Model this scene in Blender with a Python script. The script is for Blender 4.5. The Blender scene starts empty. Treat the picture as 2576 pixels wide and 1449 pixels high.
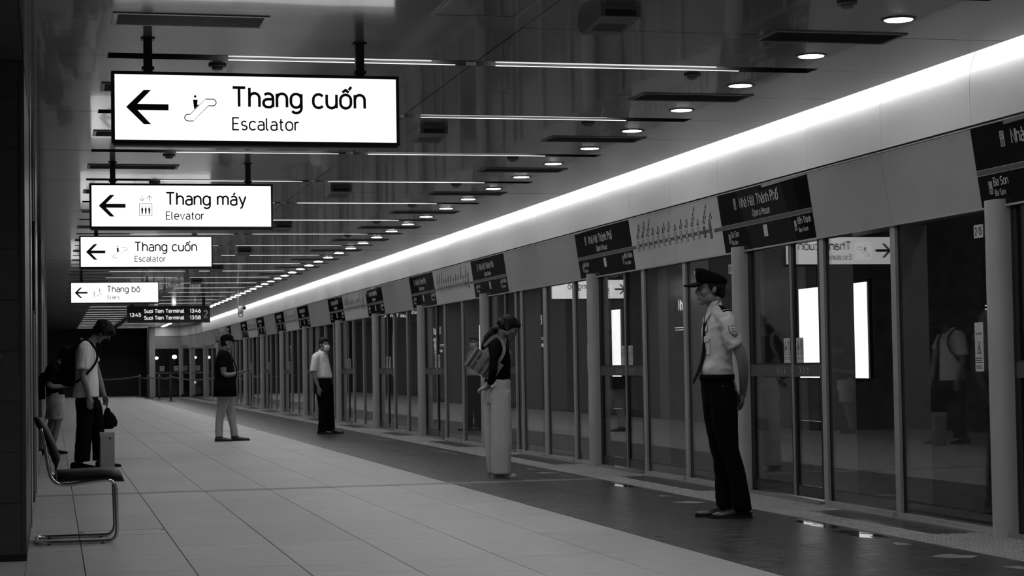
import bpy, bmesh, math, random
from math import sin, cos, pi, radians
from mathutils import Vector, Matrix, noise as mnoise
random.seed(4)
SC = bpy.context.scene
COL = SC.collection

# ------------------------------------------------------------------ camera, world, exposure
RX, DN, FW = (0.97180266, -0.23523269, -0.01628442), (-0.00627038, 0.04325627, -0.99904433), (0.23571229, 0.97097604, 0.04056156)
cd = bpy.data.cameras.new('camera'); cam = bpy.data.objects.new('camera', cd); COL.objects.link(cam)
cd.sensor_width = 36; cd.lens = 4770 / 2576 * 36; cd.clip_end = 400; cd.clip_start = 0.1
cd.dof.use_dof = True; cd.dof.focus_distance = 15.0; cd.dof.aperture_fstop = 7.0
M = Matrix.Identity(4)
for i in range(3):
    M[i][0] = RX[i]; M[i][1] = -DN[i]; M[i][2] = -FW[i]
M[0][3], M[1][3], M[2][3] = 0, 0, 1.12
cam.matrix_world = M
SC.camera = cam
w = bpy.data.worlds.new('world'); SC.world = w; w.use_nodes = True
w.node_tree.nodes['Background'].inputs[0].default_value = (0.02, 0.02, 0.02, 1)
w.node_tree.nodes['Background'].inputs[1].default_value = 0.3
vs = SC.view_settings
vs.view_transform = 'Standard'; vs.look = 'None'; vs.gamma = 1.0; vs.use_curve_mapping = False
vs.exposure = 0.0
SC.cycles.max_bounces = 8; SC.cycles.transparent_max_bounces = 16; SC.cycles.glossy_bounces = 5
SC.cycles.sample_clamp_indirect = 3.0
L_SLOT, L_DOWN, L_COVE, L_SIGN, L_BOX, L_TEXT, L_FILL = 26.0, 60.0, 26.0, 1.15, 2.6, 1.3, 12.0

# ------------------------------------------------------------------ materials
def mat(name, c, rough=0.5, metal=0.0, emit=0.0, var=0.0, vscale=8.0, stretch=(1, 1, 1), bump=0.0, bscale=20.0,
        bstretch=(1, 1, 1), coat=0.0, coatr=0.03, spec=0.5, ior=1.5, rand=0.0, rvar=0.0, bdist=0.01):
    m = bpy.data.materials.new(name); m.use_nodes = True
    nt = m.node_tree; N = nt.nodes; L = nt.links; b = N['Principled BSDF']
    b.inputs['Roughness'].default_value = rough; b.inputs['Metallic'].default_value = metal
    b.inputs['IOR'].default_value = ior; b.inputs['Specular IOR Level'].default_value = spec
    b.inputs['Coat Weight'].default_value = coat; b.inputs['Coat Roughness'].default_value = coatr
    b.inputs['Base Color'].default_value = (c, c, c, 1)
    geo = N.new('ShaderNodeNewGeometry')
    def mapped(st):
        mp = N.new('ShaderNodeVectorMath'); mp.operation = 'MULTIPLY'; mp.inputs[1].default_value = st
        L.new(geo.outputs['Position'], mp.inputs[0]); return mp.outputs[0]
    if emit:
        b.inputs['Emission Color'].default_value = (1, 1, 1, 1); b.inputs['Emission Strength'].default_value = emit
    if var or rand:
        nz = N.new('ShaderNodeTexNoise'); nz.inputs['Scale'].default_value = vscale; nz.inputs['Detail'].default_value = 5
        L.new(mapped(stretch), nz.inputs['Vector'])
        mr = N.new('ShaderNodeMapRange'); mr.inputs[1].default_value = 0.3; mr.inputs[2].default_value = 0.7
        mr.inputs[3].default_value = c * (1 - var); mr.inputs[4].default_value = c * (1 + var)
        L.new(nz.outputs[0], mr.inputs[0]); out = mr.outputs[0]
        if rand:
            oi = N.new('ShaderNodeObjectInfo'); r2 = N.new('ShaderNodeMapRange')
            r2.inputs[3].default_value = 1 - rand; r2.inputs[4].default_value = 1 + rand
            L.new(oi.outputs['Random'], r2.inputs[0])
            mu = N.new('ShaderNodeMath'); mu.operation = 'MULTIPLY'; L.new(out, mu.inputs[0]); L.new(r2.outputs[0], mu.inputs[1]); out = mu.outputs[0]
        L.new(out, b.inputs['Base Color'])
        if rvar:
            r3 = N.new('ShaderNodeMapRange'); r3.inputs[1].default_value = .3; r3.inputs[2].default_value = .7
            r3.inputs[3].default_value = rough - rvar; r3.inputs[4].default_value = rough + rvar
            L.new(nz.outputs[0], r3.inputs[0]); L.new(r3.outputs[0], b.inputs['Roughness'])
    if bump:
        n2 = N.new('ShaderNodeTexNoise'); n2.inputs['Scale'].default_value = bscale; n2.inputs['Detail'].default_value = 3
        L.new(mapped(bstretch), n2.inputs['Vector'])
        bp = N.new('ShaderNodeBump'); bp.inputs['Strength'].default_value = bump; bp.inputs['Distance'].default_value = bdist
        L.new(n2.outputs[0], bp.inputs['Height']); L.new(bp.outputs[0], b.inputs['Normal'])
        if coat: L.new(bp.outputs[0], b.inputs['Coat Normal'])
    return m

def glass_mat(name, trans, gain=1.0, rough=0.0):
    m = bpy.data.materials.new(name); m.use_nodes = True; nt = m.node_tree; N = nt.nodes; L = nt.links
    N.remove(N['Principled BSDF']); out = N['Material Output']
    t = N.new('ShaderNodeBsdfTransparent'); t.inputs[0].default_value = (trans, trans, trans, 1)
    g = N.new('ShaderNodeBsdfGlossy'); g.inputs['Roughness'].default_value = rough; g.inputs[0].default_value = (1, 1, 1, 1)
    f = N.new('ShaderNodeFresnel'); gm = N.new('ShaderNodeNewGeometry'); ir = N.new('ShaderNodeMapRange')
    ir.inputs[3].default_value = 1.5; ir.inputs[4].default_value = 1 / 1.5
    L.new(gm.outputs['Backfacing'], ir.inputs[0]); L.new(ir.outputs[0], f.inputs[0])
    mu = N.new('ShaderNodeMath'); mu.operation = 'MULTIPLY'; mu.inputs[1].default_value = gain; mu.use_clamp = True
    x = N.new('ShaderNodeMixShader')
    L.new(f.outputs[0], mu.inputs[0]); L.new(mu.outputs[0], x.inputs[0]); L.new(t.outputs[0], x.inputs[1]); L.new(g.outputs[0], x.inputs[2])
    L.new(x.outputs[0], out.inputs[0])
    return m

MT = {
 'tile': mat('light_stone_tile', .30, .42, var=.30, vscale=3.0, stretch=(1.0, 11, 1), bump=.05, bscale=60, rand=.07, rvar=.06),
 'darktile': mat('dark_granite_tile', .030, .34, var=.35, vscale=6, stretch=(1, 3, 1), bump=.06, bscale=80, rand=.1, rvar=.08),
 'joint': mat('grout', .018, .8, var=.2),
 'strip': mat('expansion_joint_metal', .13, .45, var=.2, vscale=30),
 'tact': mat('tactile_tile', .21, .55, var=.15, vscale=25, rand=.05),
 'arrowpaint': mat('worn_floor_paint', .17, .5, var=.5, vscale=40),
 'wet': None,
 'ceil': mat('gloss_ceiling_panel', .085, .17, var=.12, vscale=.7, bump=.12, bscale=.9, bstretch=(1.2, 1, 1), bdist=.02, coat=.35, coatr=.04, spec=.35, rand=.06),
 'black': mat('black_metal', .008, .4, var=.2, vscale=20),
 'blackgloss': mat('black_gloss', .006, .12, var=.2, vscale=20),
 'trough': mat('light_trough', .010, .8, var=.2, spec=.15),
 'slotlamp': mat('lit_diffuser', .8, .5, emit=L_SLOT),
 'slipglow': mat('painted_lip_glow', .03, .5, emit=1.1),
 'slipreflect': mat('painted_slot_reflection', .03, .5, emit=.10),
 'downlamp': mat('downlight_lens', .8, .5, emit=L_DOWN),
 'covelamp': mat('cove_tube', .8, .5, emit=L_COVE),
 'cove': mat('white_cove_enamel', .72, .34, var=.03, vscale=2, bump=.02, bscale=1.5, bdist=.01, rand=.02),
 'fascia': mat('grey_fascia_enamel', .29, .38, var=.04, vscale=5, rand=.03),
 'mapface': mat('pale_map_face', .43, .42, var=.04, vscale=5),
 'signblack': mat('black_sign_face', .008, .02, var=.1, vscale=5, spec=.12),
 'print': mat('grey_white_print', .42, .5, var=.03),
 'printdark': mat('dark_print', .05, .5, var=.1),
 'stripe': mat('grey_stripe', .055, .4, var=.05),
 'pillar': mat('grey_pillar_enamel', .30, .36, var=.05, vscale=3),
 'mull': mat('brushed_mullion', .30, .36, metal=.2, var=.05, vscale=30),
 'rail': mat('dark_grey_rail', .050, .45, var=.08),
 'sill': mat('steel_sill', .25, .38, metal=.5, var=.1, vscale=20),
 'glass': glass_mat('screen_glass', .80, 1.25),
 'frit': mat('black_glass_band', .006, .09, var=.1),
 'concrete': mat('track_wall_concrete', .20, .75, var=.25, vscale=2.5, stretch=(1, 1, 2.5), bump=.1, bscale=12, rand=.06),
 'trackdark': mat('track_bed_concrete', .05, .9, var=.3, vscale=6),
 'steel': mat('rail_steel', .3, .35, metal=.8, var=.2, vscale=30),
 'boxlamp': mat('backlit_poster_panel', .8, .4, emit=L_BOX),
 'textlamp': mat('lit_sign_lettering', .8, .4, emit=L_TEXT),
 'signlamp': mat('backlit_sign_face', .3, .25, emit=L_SIGN),
 'signpatch': mat('backlit_pictogram_field', .3, .25, emit=L_SIGN * 1.15),
 'led': mat('led_lettering', .5, .4, emit=.75),
 'leddim': mat('dim_sign_lettering', .35, .4, emit=.12),
 'ink': mat('sign_ink', .010, .4, var=.1),
 'clad': mat('dark_wall_cladding', .05, .42, var=.12, vscale=3, stretch=(1, 1, 6), rand=.05),
 'cladtrim': mat('wall_corner_trim', .30, .30, metal=.6, var=.1),
 'wallfar': mat('dark_end_wall', .012, .6, var=.2, vscale=1.5),
 'chrome': mat('chrome_tube', .62, .14, metal=1.0, var=.08, vscale=30),
 'vinyl': mat('black_vinyl', .004, .5, spec=.25, var=.2, vscale=40, bump=.1, bscale=150, bdist=.002),
 'sticker': mat('white_sticker', .38, .45, var=.04),
 'vent': mat('grey_vent_slat', .16, .4, var=.05),
 'ventdark': mat('vent_recess', .02, .7, var=.1),
 'plastic': mat('grey_plastic', .12, .4, var=.05),
 'trackfill': mat('added_fill_tube', .8, .4, emit=L_FILL),
 'bulb': mat('tunnel_lamp', .8, .4, emit=14.0),
}
# wet film: mostly clear, glossy
m = bpy.data.materials.new('wet_film'); m.use_nodes = True; N = m.node_tree.nodes; L = m.node_tree.links
N.remove(N['Principled BSDF'])
t = N.new('ShaderNodeBsdfTransparent'); g = N.new('ShaderNodeBsdfGlossy'); g.inputs['Roughness'].default_value = .02
x = N.new('ShaderNodeMixShader'); nz = N.new('ShaderNodeTexNoise'); nz.inputs['Scale'].default_value = 22; nz.inputs['Detail'].default_value = 4
geo = N.new('ShaderNodeNewGeometry'); vm = N.new('ShaderNodeVectorMath'); vm.operation = 'MULTIPLY'; vm.inputs[1].default_value = (1, .35, 1)
mr = N.new('ShaderNodeMapRange'); mr.inputs[1].default_value = .41; mr.inputs[2].default_value = .44; mr.inputs[3].default_value = .0; mr.inputs[4].default_value = .5
bp = N.new('ShaderNodeBump'); bp.inputs['Strength'].default_value = .012; bp.inputs['Distance'].default_value = .004
L.new(geo.outputs['Position'], vm.inputs[0]); L.new(vm.outputs[0], nz.inputs['Vector']); L.new(nz.outputs[0], mr.inputs[0])
L.new(nz.outputs[0], bp.inputs['Height']); L.new(bp.outputs[0], g.inputs['Normal'])
L.new(mr.outputs[0], x.inputs[0]); L.new(t.outputs[0], x.inputs[1]); L.new(g.outputs[0], x.inputs[2]); L.new(x.outputs[0], N['Material Output'].inputs[0])
MT['wet'] = m

# ------------------------------------------------------------------ mesh helpers
class MB:
    def __init__(s): s.v = []; s.f = []
    def add(s, vs_, fs):
        o = len(s.v); s.v += [tuple(p) for p in vs_]; s.f += [tuple(i + o for i in f) for f in fs]; return s
    def box(s, x0, x1, y0, y1, z0, z1):
        return s.add([(x0, y0, z0), (x1, y0, z0), (x1, y1, z0), (x0, y1, z0), (x0, y0, z1), (x1, y0, z1), (x1, y1, z1), (x0, y1, z1)],
                     [(0, 3, 2, 1), (4, 5, 6, 7), (0, 1, 5, 4), (1, 2, 6, 5), (2, 3, 7, 6), (3, 0, 4, 7)])
    def bev(s, x0, x1, y0, y1, z0, z1, b):
        # box with chamfered upper edges
        return s.add([(x0, y0, z0), (x1, y0, z0), (x1, y1, z0), (x0, y1, z0), (x0, y0, z1 - b), (x1, y0, z1 - b), (x1, y1, z1 - b), (x0, y1, z1 - b),
                      (x0 + b, y0 + b, z1), (x1 - b, y0 + b, z1), (x1 - b, y1 - b, z1), (x0 + b, y1 - b, z1)],
                     [(0, 1, 5, 4), (1, 2, 6, 5), (2, 3, 7, 6), (3, 0, 4, 7), (4, 5, 9, 8), (5, 6, 10, 9), (6, 7, 11, 10), (7, 4, 8, 11), (8, 9, 10, 11), (0, 3, 2, 1)])
    def prism(s, poly, a, b, axis='z'):
        # poly: 2D points; extruded along axis from a to b
        def P(p, t):
            return {'z': (p[0], p[1], t), 'y': (p[0], t, p[1]), 'x': (t, p[0], p[1])}[axis]
        n = len(poly)
        return s.add([P(p, a) for p in poly] + [P(p, b) for p in poly],
                     [tuple(range(n))[::-1], tuple(range(n, 2 * n))] + [(i, (i + 1) % n, n + (i + 1) % n, n + i) for i in range(n)])
    def tube(s, pts, r, n=8, cap=True):
        pts = [Vector(p) for p in pts]; rr = r if isinstance(r, (list, tuple)) else [r] * len(pts)
        rings = []; up = None
        for i, p in enumerate(pts):
            d = (pts[min(i + 1, len(pts) - 1)] - pts[max(i - 1, 0)]).normalized()
            if up is None: up = Vector((0, 0, 1)) if abs(d.z) < .9 else Vector((1, 0, 0))
            a = d.cross(up).normalized(); b = a.cross(d).normalized(); up = b
            rings.append([p + (a * cos(2 * pi * k / n) + b * sin(2 * pi * k / n)) * rr[i] for k in range(n)])
        V = [q for R in rings for q in R]; F = []
        for i in range(len(rings) - 1):
            for k in range(n):
                F.append((i * n + k, i * n + (k + 1) % n, (i + 1) * n + (k + 1) % n, (i + 1) * n + k))
        if cap: F.append(tuple(range(n))[::-1]); F.append(tuple(range((len(rings) - 1) * n, len(rings) * n)))
        return s.add(V, F)
    def lathe(s, prof, cx=0, cy=0, n=20, z0=0):
        V = []; F = []
        for r, z in prof:
            V += [(cx + r * cos(2 * pi * k / n), cy + r * sin(2 * pi * k / n), z + z0) for k in range(n)]
        for i in range(len(prof) - 1):
            for k in range(n):
                F.append((i * n + k, i * n + (k + 1) % n, (i + 1) * n + (k + 1) % n, (i + 1) * n + k))
        F.append(tuple(range(n))[::-1]); F.append(tuple(range((len(prof) - 1) * n, len(prof) * n)))
        return s.add(V, F)
    def loft(s, rings, closed=True, cap=True):
        n = len(rings[0]); V = [q for R in rings for q in R]; F = []
        for i in range(len(rings) - 1):
            for k in range(n if closed else n - 1):
                F.append((i * n + k, i * n + (k + 1) % n, (i + 1) * n + (k + 1) % n, (i + 1) * n + k))
        if cap and closed: F.append(tuple(range(n))[::-1]); F.append(tuple(range((len(rings) - 1) * n, len(rings) * n)))
        return s.add(V, F)
    def ell(s, c, r, n=12, m_=8, rot=None):
        V = []; F = []; c = Vector(c)
        for i in range(m_ + 1):
            th = pi * i / m_
            for k in range(n):
                p = Vector((r[0] * sin(th) * cos(2 * pi * k / n), r[1] * sin(th) * sin(2 * pi * k / n), r[2] * cos(th)))
                if rot: p = rot @ p
                V.append(c + p)
        for i in range(m_):
            for k in range(n):
                F.append((i * n + k, (i + 1) * n + k, (i + 1) * n + (k + 1) % n, i * n + (k + 1) % n))
        return s.add(V, F)
    def mesh(s, name, smooth=False):
        me = bpy.data.meshes.new(name); me.from_pydata(s.v, [], s.f)
        bm = bmesh.new(); bm.from_mesh(me); bmesh.ops.remove_doubles(bm, verts=bm.verts, dist=1e-6); bmesh.ops.recalc_face_normals(bm, faces=bm.faces)
        bm.to_mesh(me); bm.free(); me.update()
        if smooth: me.polygons.foreach_set('use_smooth', [True] * len(me.polygons))
        return me

def obj(name, mb, material, parent=None, smooth=False, loc=(0, 0, 0), rotz=0.0):
    me = mb.mesh(name, smooth) if isinstance(mb, MB) else mb
    if material is not None:
        m_ = MT[material] if isinstance(material, str) else material
        if not me.materials: me.materials.append(m_)
    o = bpy.data.objects.new(name, me); COL.objects.link(o); o.location = loc
    if rotz: o.rotation_euler = (0, 0, rotz)
    if parent: o.parent = parent
    return o
def empty(name, loc=(0, 0, 0), rotz=0.0, parent=None):
    o = bpy.data.objects.new(name, None); COL.objects.link(o); o.location = loc; o.rotation_euler = (0, 0, rotz)
    o.empty_display_size = .1
    if parent: o.parent = parent
    return o
def tag(o, label, cat, group=None):
    o['label'] = label; o['category'] = cat
    if group: o['group'] = group
    return o
def thing(name, label, cat, loc=(0, 0, 0), rotz=0.0, group=None): return tag(empty(name, loc, rotz), label, cat, group)
def structure(name, loc=(0, 0, 0)):
    o = empty(name, loc); o['kind'] = 'structure'; return o
def dup(o, loc=None, parent=None, label=None):
    c = o.copy(); COL.objects.link(c)
    if parent: c.parent = parent
    if loc is not None: c.location = loc
    if label: c['label'] = label
    for ch in list(o.children): dup(ch, None, c)
    return c
TC = {}
def text_mesh(s, size, sx=1.0, align='LEFT', ext=.0008, bold=0.0, res=2):
    k = (s, size, sx, align, ext, bold)
    if k in TC: return TC[k]
    cu = bpy.data.curves.new('lettering', 'FONT'); cu.body = s; cu.size = size; cu.extrude = ext; cu.align_x = align; cu.offset = bold; cu.resolution_u = res
    o = bpy.data.objects.new('tmp', cu); COL.objects.link(o)
    dg = bpy.context.evaluated_depsgraph_get()
    me = bpy.data.meshes.new_from_object(o.evaluated_get(dg)); me.name = 'lettering'
    bpy.data.objects.remove(o); bpy.data.curves.remove(cu)
    for v in me.vertices: v.co.x *= sx
    TC[k] = me; return me
def text(s, size, material, parent, mtx, sx=1.0, align='LEFT', bold=0.0, name='lettering', res=2):
    me = text_mesh(s, size, sx, align, .0008, bold, res)
    if me.materials and me.materials[0] != MT[material]:
        me = me.copy(); me.materials.clear()
    if not me.materials: me.materials.append(MT[material])
    o = bpy.data.objects.new(name, me); COL.objects.link(o); o.parent = parent; o.matrix_local = mtx
    return o
def ordinal(n):
    a = ['zeroth', 'nearest', 'second', 'third', 'fourth', 'fifth', 'sixth', 'seventh', 'eighth', 'ninth', 'tenth', 'eleventh', 'twelfth', 'thirteenth', 'fourteenth', 'fifteenth', 'sixteenth', 'seventeenth', 'eighteenth', 'nineteenth']
    if n < 20: return a[n]
    tens = ['', '', 'twent', 'thirt', 'fort', 'fift', 'sixt', 'sevent'][n // 10]
    return tens + 'ieth' if n % 10 == 0 else tens + 'y-' + (a[n % 10] if n % 10 > 1 else 'first')
# ------------------------------------------------------------------ monoline lettering (cap height = 1)
def AR(cx, cy, rx, ry, a0, a1, n=7): return [(cx + rx * cos(radians(a0 + (a1 - a0) * i / n)), cy + ry * sin(radians(a0 + (a1 - a0) * i / n))) for i in range(n + 1)]
def _o(w_=.56, x=.72): r = w_ / 2; return AR(r, x - r, r, r, 0, 180, 10) + AR(r, r, r, r, 180, 360, 10) + [(w_, x - r)]
def _arch(w_=.52, x0=0.0): r = w_ / 2; return [(x0, .44)] + AR(x0 + r, .72 - r, r, r, 180, 0, 8)[1:] + [(x0 + w_, 0)]
GL = {
 'T': (.66, [[(0, 1), (.66, 1)], [(.33, 1), (.33, 0)]]), 'E': (.50, [[(.50, 1), (0, 1), (0, 0), (.50, 0)], [(0, .52), (.44, .52)]]),
 'h': (.52, [[(0, 0), (0, 1)], _arch()]), 'n': (.52, [[(0, 0), (0, .72)], _arch()]), 'r': (.36, [[(0, 0), (0, .72)], [(0, .44)] + AR(.22, .48, .22, .22, 180, 65, 5)]),
 'm': (.86, [[(0, 0), (0, .72)], _arch(.43), _arch(.43, .43)]), 'u': (.52, [[(0, .72), (0, .26)] + AR(.26, .26, .26, .26, 180, 360, 8)[1:] + [(.52, .30)], [(.52, .72), (.52, 0)]]),
 'a': (.50, [AR(.25, .48, .25, .24, 140, 0, 7) + [(.50, 0)], [(.50, .42), (.22, .42)] + AR(.21, .21, .21, .21, 90, 270, 7)[1:] + [(.30, 0)] + AR(.32, .18, .18, .18, 270, 350, 4)]),
 'c': (.50, [AR(.28, .44, .28, .28, 38, 180, 7) + AR(.28, .28, .28, .28, 180, 322, 7)]),
 'e': (.56, [[(0, .37), (.56, .37)] + AR(.28, .44, .28, .28, 0, 180, 9) + AR(.28, .28, .28, .28, 180, 318, 7)]),
 'g': (.55, [_o(.54), [(.55, .72), (.55, -.04)] + AR(.28, -.04, .27, .25, 0, -145, 8)[1:]]),
 's': (.46, [AR(.23, .535, .21, .185, 35, 262, 8) + AR(.23, .180, .22, .180, 82, -145, 8)]),
 'S': (.58, [AR(.29, .75, .27, .25, 35, 262, 8) + AR(.29, .25, .28, .25, 82, -145, 8)]),
 'l': (.16, [[(0, 1), (0, .14)] + AR(.14, .14, .14, .14, 180, 270, 4)[1:] + [(.17, 0)]]), 't': (.34, [[(.13, .95), (.13, .15)] + AR(.28, .15, .15, .15, 180, 270, 4)[1:] + [(.34, 0)], [(0, .68), (.32, .68)]]),
 'o': (.56, [_o()]), 'v': (.52, [[(0, .72), (.26, 0), (.52, .72)]]), 'y': (.54, [[(0, .72), (.28, .02)], [(.54, .72), (.22, -.20)] + AR(.10, -.16, .12, .10, -30, -100, 3)]),
 'b': (.56, [[(0, 1), (0, 0)], _o()]), 'p': (.56, [[(0, .72), (0, -.28)], _o()]), 'd': (.56, [[(.56, 1), (.56, 0)], _o()]), 'i': (.02, [[(.01, .72), (.01, 0)], [(.01, .90), (.01, .99)]]),
 'N': (.60, [[(0, 0), (0, 1), (.60, 0), (.60, 1)]]), 'H': (.60, [[(0, 0), (0, 1)], [(.60, 0), (.60, 1)], [(0, .5), (.60, .5)]]),
 'P': (.56, [[(0, 0), (0, 1), (.30, 1)] + AR(.30, .75, .26, .25, 90, -90, 8)[1:] + [(0, .50)]]), 'L': (.46, [[(0, 1), (0, 0), (.46, 0)]]),
 'B': (.58, [[(0, 0), (0, 1), (.30, 1)] + AR(.30, .76, .24, .24, 90, -90, 7)[1:] + [(0, .52)], [(.30, .52)] + AR(.31, .26, .27, .26, 90, -90, 7)[1:] + [(0, 0)]]),
 'O': (.64, [AR(.32, .68, .32, .32, 0, 180, 10) + AR(.32, .32, .32, .32, 180, 360, 10) + [(.64, .68)]]), 'M': (.72, [[(0, 0), (0, 1), (.36, .3), (.72, 1), (.72, 0)]]),
 '0': (.56, [AR(.28, .72, .28, .28, 0, 180, 8) + AR(.28, .28, .28, .28, 180, 360, 8) + [(.56, .72)]]), '1': (.30, [[(0, .76), (.22, 1), (.22, 0)]]),
 '2': (.54, [AR(.27, .73, .27, .27, 165, -20, 8) + [(.0, 0), (.56, 0)]]), '3': (.54, [AR(.26, .76, .24, .24, 150, -90, 8) + AR(.26, .26, .28, .26, 90, -155, 8)]),
 '4': (.58, [[(.30, 1), (0, .26), (.58, .26)], [(.42, .52), (.42, 0)]]), '5': (.54, [[(.50, 1), (.06, 1), (.03, .52)] + AR(.26, .32, .28, .32, 115, -150, 9)]),
 '6': (.56, [[(.38, 1), (.06, .46)] + AR(.28, .30, .28, .30, 155, 515, 14)]), '8': (.56, [AR(.28, .76, .23, .24, 0, 360, 12), AR(.28, .27, .28, .27, 0, 360, 12)]), ':': (.04, [[(.02, .10), (.02, .20)], [(.02, .56), (.02, .66)]]),
 '7': (.52, [[(0, 1), (.52, 1), (.18, 0)]]), '9': (.56, [[(.18, 0), (.50, .54)] + AR(.28, .70, .28, .30, -25, 335, 14)]),
 '-': (.34, [[(0, .4), (.34, .4)]]), '+': (.5, [[(0, .4), (.5, .4)], [(.25, .15), (.25, .65)]]), 'C': (.58, [AR(.31, .69, .31, .31, 35, 180, 8) + AR(.31, .31, .31, .31, 180, 325, 8)]),
}
ACC = {'á': ('a', 'A'), 'à': ('a', 'G'), 'ố': ('o', 'CA'), 'ế': ('e', 'CA'), 'ộ': ('o', 'CD'), 'é': ('e', 'A'), 'ô': ('o', 'C')}
def glyph(ch):
    if ch in ACC:
        b_, ac = ACC[ch]; w_, st = GL[b_]; st = list(st); c = w_ / 2 + (.0 if b_ != 'a' else .02)
        if ac == 'A': st.append([(c - .03, .83), (c + .10, 1.02)])
        if ac == 'G': st.append([(c + .03, .83), (c - .10, 1.02)])
        if ac[0] == 'C': st.append([(c - .17, .84), (c, .97), (c + .17, .84)])
        if ac == 'CA': st.append([(c + .17, .97), (c + .31, 1.15)])
        if ac == 'CD': st.append([(c, -.22), (c, -.13)])
        return w_, st
    return GL[ch]
def din_mesh(s, cap, sx, weight, align, gap=.21):
    k = ('din', s, cap, sx, weight, align)
    if k in TC: return TC[k]
    x = 0; mb = MB(); hw = weight / 2
    strokes = []
    for ch in s:
        if ch == ' ': x += .42; continue
        w_, st = glyph(ch); strokes += [[(p[0] + x, p[1]) for p in q] for q in st]; x += w_ + gap
    tot = x - gap; off = {'LEFT': 0, 'CENTER': -tot / 2}[align]
    for q in strokes:
        P_ = [Vector((p[0] * sx + off * sx, p[1])) for p in q]; n = len(P_); closed = (P_[0] - P_[-1]).length < 1e-4
        if closed: P_ = P_[:-1]; n -= 1
        V = []
        for i in range(n):
            a = P_[(i - 1) % n] if (i > 0 or closed) else None; c = P_[(i + 1) % n] if (i < n - 1 or closed) else None
            d1 = (P_[i] - a).normalized() if a is not None and (P_[i] - a).length > 1e-6 else None; d2 = (c - P_[i]).normalized() if c is not None and (c - P_[i]).length > 1e-6 else None
            d1 = d1 or d2; d2 = d2 or d1; t = d1 + d2; t = t.normalized() if t.length > 1e-4 else d1
            nn = Vector((-t.y, t.x)); sc_ = min(1.6, 1 / max(.35, abs(nn.dot(Vector((-d1.y, d1.x))))))
            V.append((P_[i] + nn * hw * sc_, P_[i] - nn * hw * sc_))
        vv = [(p.x * cap, (p.y + hw * 0) * cap, z) for z in (0, .0012) for pr in V for p in pr]; m_ = 2 * n; F = []
        for i in range(n if closed else n - 1):
            j = (i + 1) % n
            F += [(m_ + 2 * i, m_ + 2 * i + 1, m_ + 2 * j + 1, m_ + 2 * j), (2 * i, 2 * j, m_ + 2 * j, m_ + 2 * i), (2 * i + 1, m_ + 2 * i + 1, m_ + 2 * j + 1, 2 * j + 1)]
        if not closed: F += [(0, m_, m_ + 1, 1), (2 * n - 2, 2 * n - 1, m_ + 2 * n - 1, m_ + 2 * n - 2)]
        mb.add(vv, F)
    me = bpy.data.meshes.new('lettering'); me.from_pydata(mb.v, [], mb.f); me.update(); TC[k] = me; return me
def din(s, cap, material, parent, mtx, sx=1.0, align='LEFT', weight=.14, name='lettering'):
    me = din_mesh(s, cap, sx, weight, align)
    if me.materials and me.materials[0] != MT[material]: me = me.copy(); me.materials.clear()
    if not me.materials: me.materials.append(MT[material])
    o = bpy.data.objects.new(name, me); COL.objects.link(o); o.parent = parent; o.matrix_local = mtx
    return o

# ------------------------------------------------------------------ setting: floor
XL, XB, XT0, XT1, XS = -0.16, 3.69, 5.15, 5.43, 5.72     # wall face, light/dark boundary, tactile strip, screen sill
floor = structure('floor')
b = MB().box(-4.0, 4.1, -6, 87.5, -.30, -.012); b.box(4.1, XS, -6, 82.4, -.30, -.012); obj('screed', b, 'joint', floor)
b = MB().box(5.72, 5.95, -6, 76, -1.25, -.005); obj('platform_edge', b, 'trackdark', floor)
J = .0025
xcols = [-.16, .17, .765, 1.36, 1.945, 2.54, 3.13, 3.69]
ys = []
y = 12.28 - 1.436 * 4
while y < 17.5: ys.append((y, min(y + 1.436, 17.72))); y += 1.436
y = 17.92
while y < 34.6: ys.append((y, min(y + 1.436, 34.75))); y += 1.436
cache = {}
def tile(x0, x1, y0, y1, m_, nm='floor_tile'):
    k = (round(x1 - x0, 3), round(y1 - y0, 3), m_)
    if k not in cache:
        w_, l_ = x1 - x0, y1 - y0
        cache[k] = MB().bev(J, w_ - J, J, l_ - J, -.012, 0, .0015 if m_ == 'tile' else .0003).mesh('tile')
    obj(nm, cache[k], m_, floor, loc=(x0, y0, random.uniform(-.0002, .0002)))
for y0, y1 in ys:
    for i in range(7): tile(xcols[i], xcols[i + 1], y0, y1, 'tile')
    for i, (x0, x1) in enumerate(((3.69, 4.42), (4.42, 5.15))): tile(x0, x1, y0, y1, 'darktile', 'dark_floor_tile')
y = ys[0][0]
for x0, x1 in ((-4, -.16),): 
    b = MB()
    yy = -6
    while yy < 87: b.bev(x0, -2.08, yy + .003, yy + 1.43, -.012, 0, .002); b.bev(-2.077, x1, yy + .003, yy + 1.43, -.012, 0, .002); yy += 1.436
    o = obj('side_tiles', b, 'tile', floor); o['kind'] = 'stuff'
b = MB(); d = MB()
yy = ys[0][0]
while yy > -6:
    for i in range(7): b.bev(xcols[i] + J, xcols[i + 1] - J, yy - 1.433, yy - J, -.012, 0, .0015)
    for x0, x1 in ((3.69, 4.42), (4.42, 5.15)): d.bev(x0 + J, x1 - J, yy - 1.433, yy - J, -.012, 0, .0015)
    yy -= 1.436
yy = 34.87
while yy < 87:
    for i in range(7): b.bev(xcols[i] + J, xcols[i + 1] - J, yy, yy + 1.433, -.012, 0, .0015)
    if yy < 80.5:
        for x0, x1 in ((3.69, 4.42), (4.42, 5.15)): d.bev(x0 + J, x1 - J, yy, yy + 1.433, -.012, 0, .0015)
    yy += 1.436
obj('distant_floor_tiles', b, 'tile', floor)['kind'] = 'stuff'
obj('distant_dark_tiles', d, 'darktile', floor)['kind'] = 'stuff'
obj('expansion_joint', MB().bev(XL, XT0 - .004, 17.725, 17.915, -.012, .001, .001), 'strip', floor)
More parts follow.
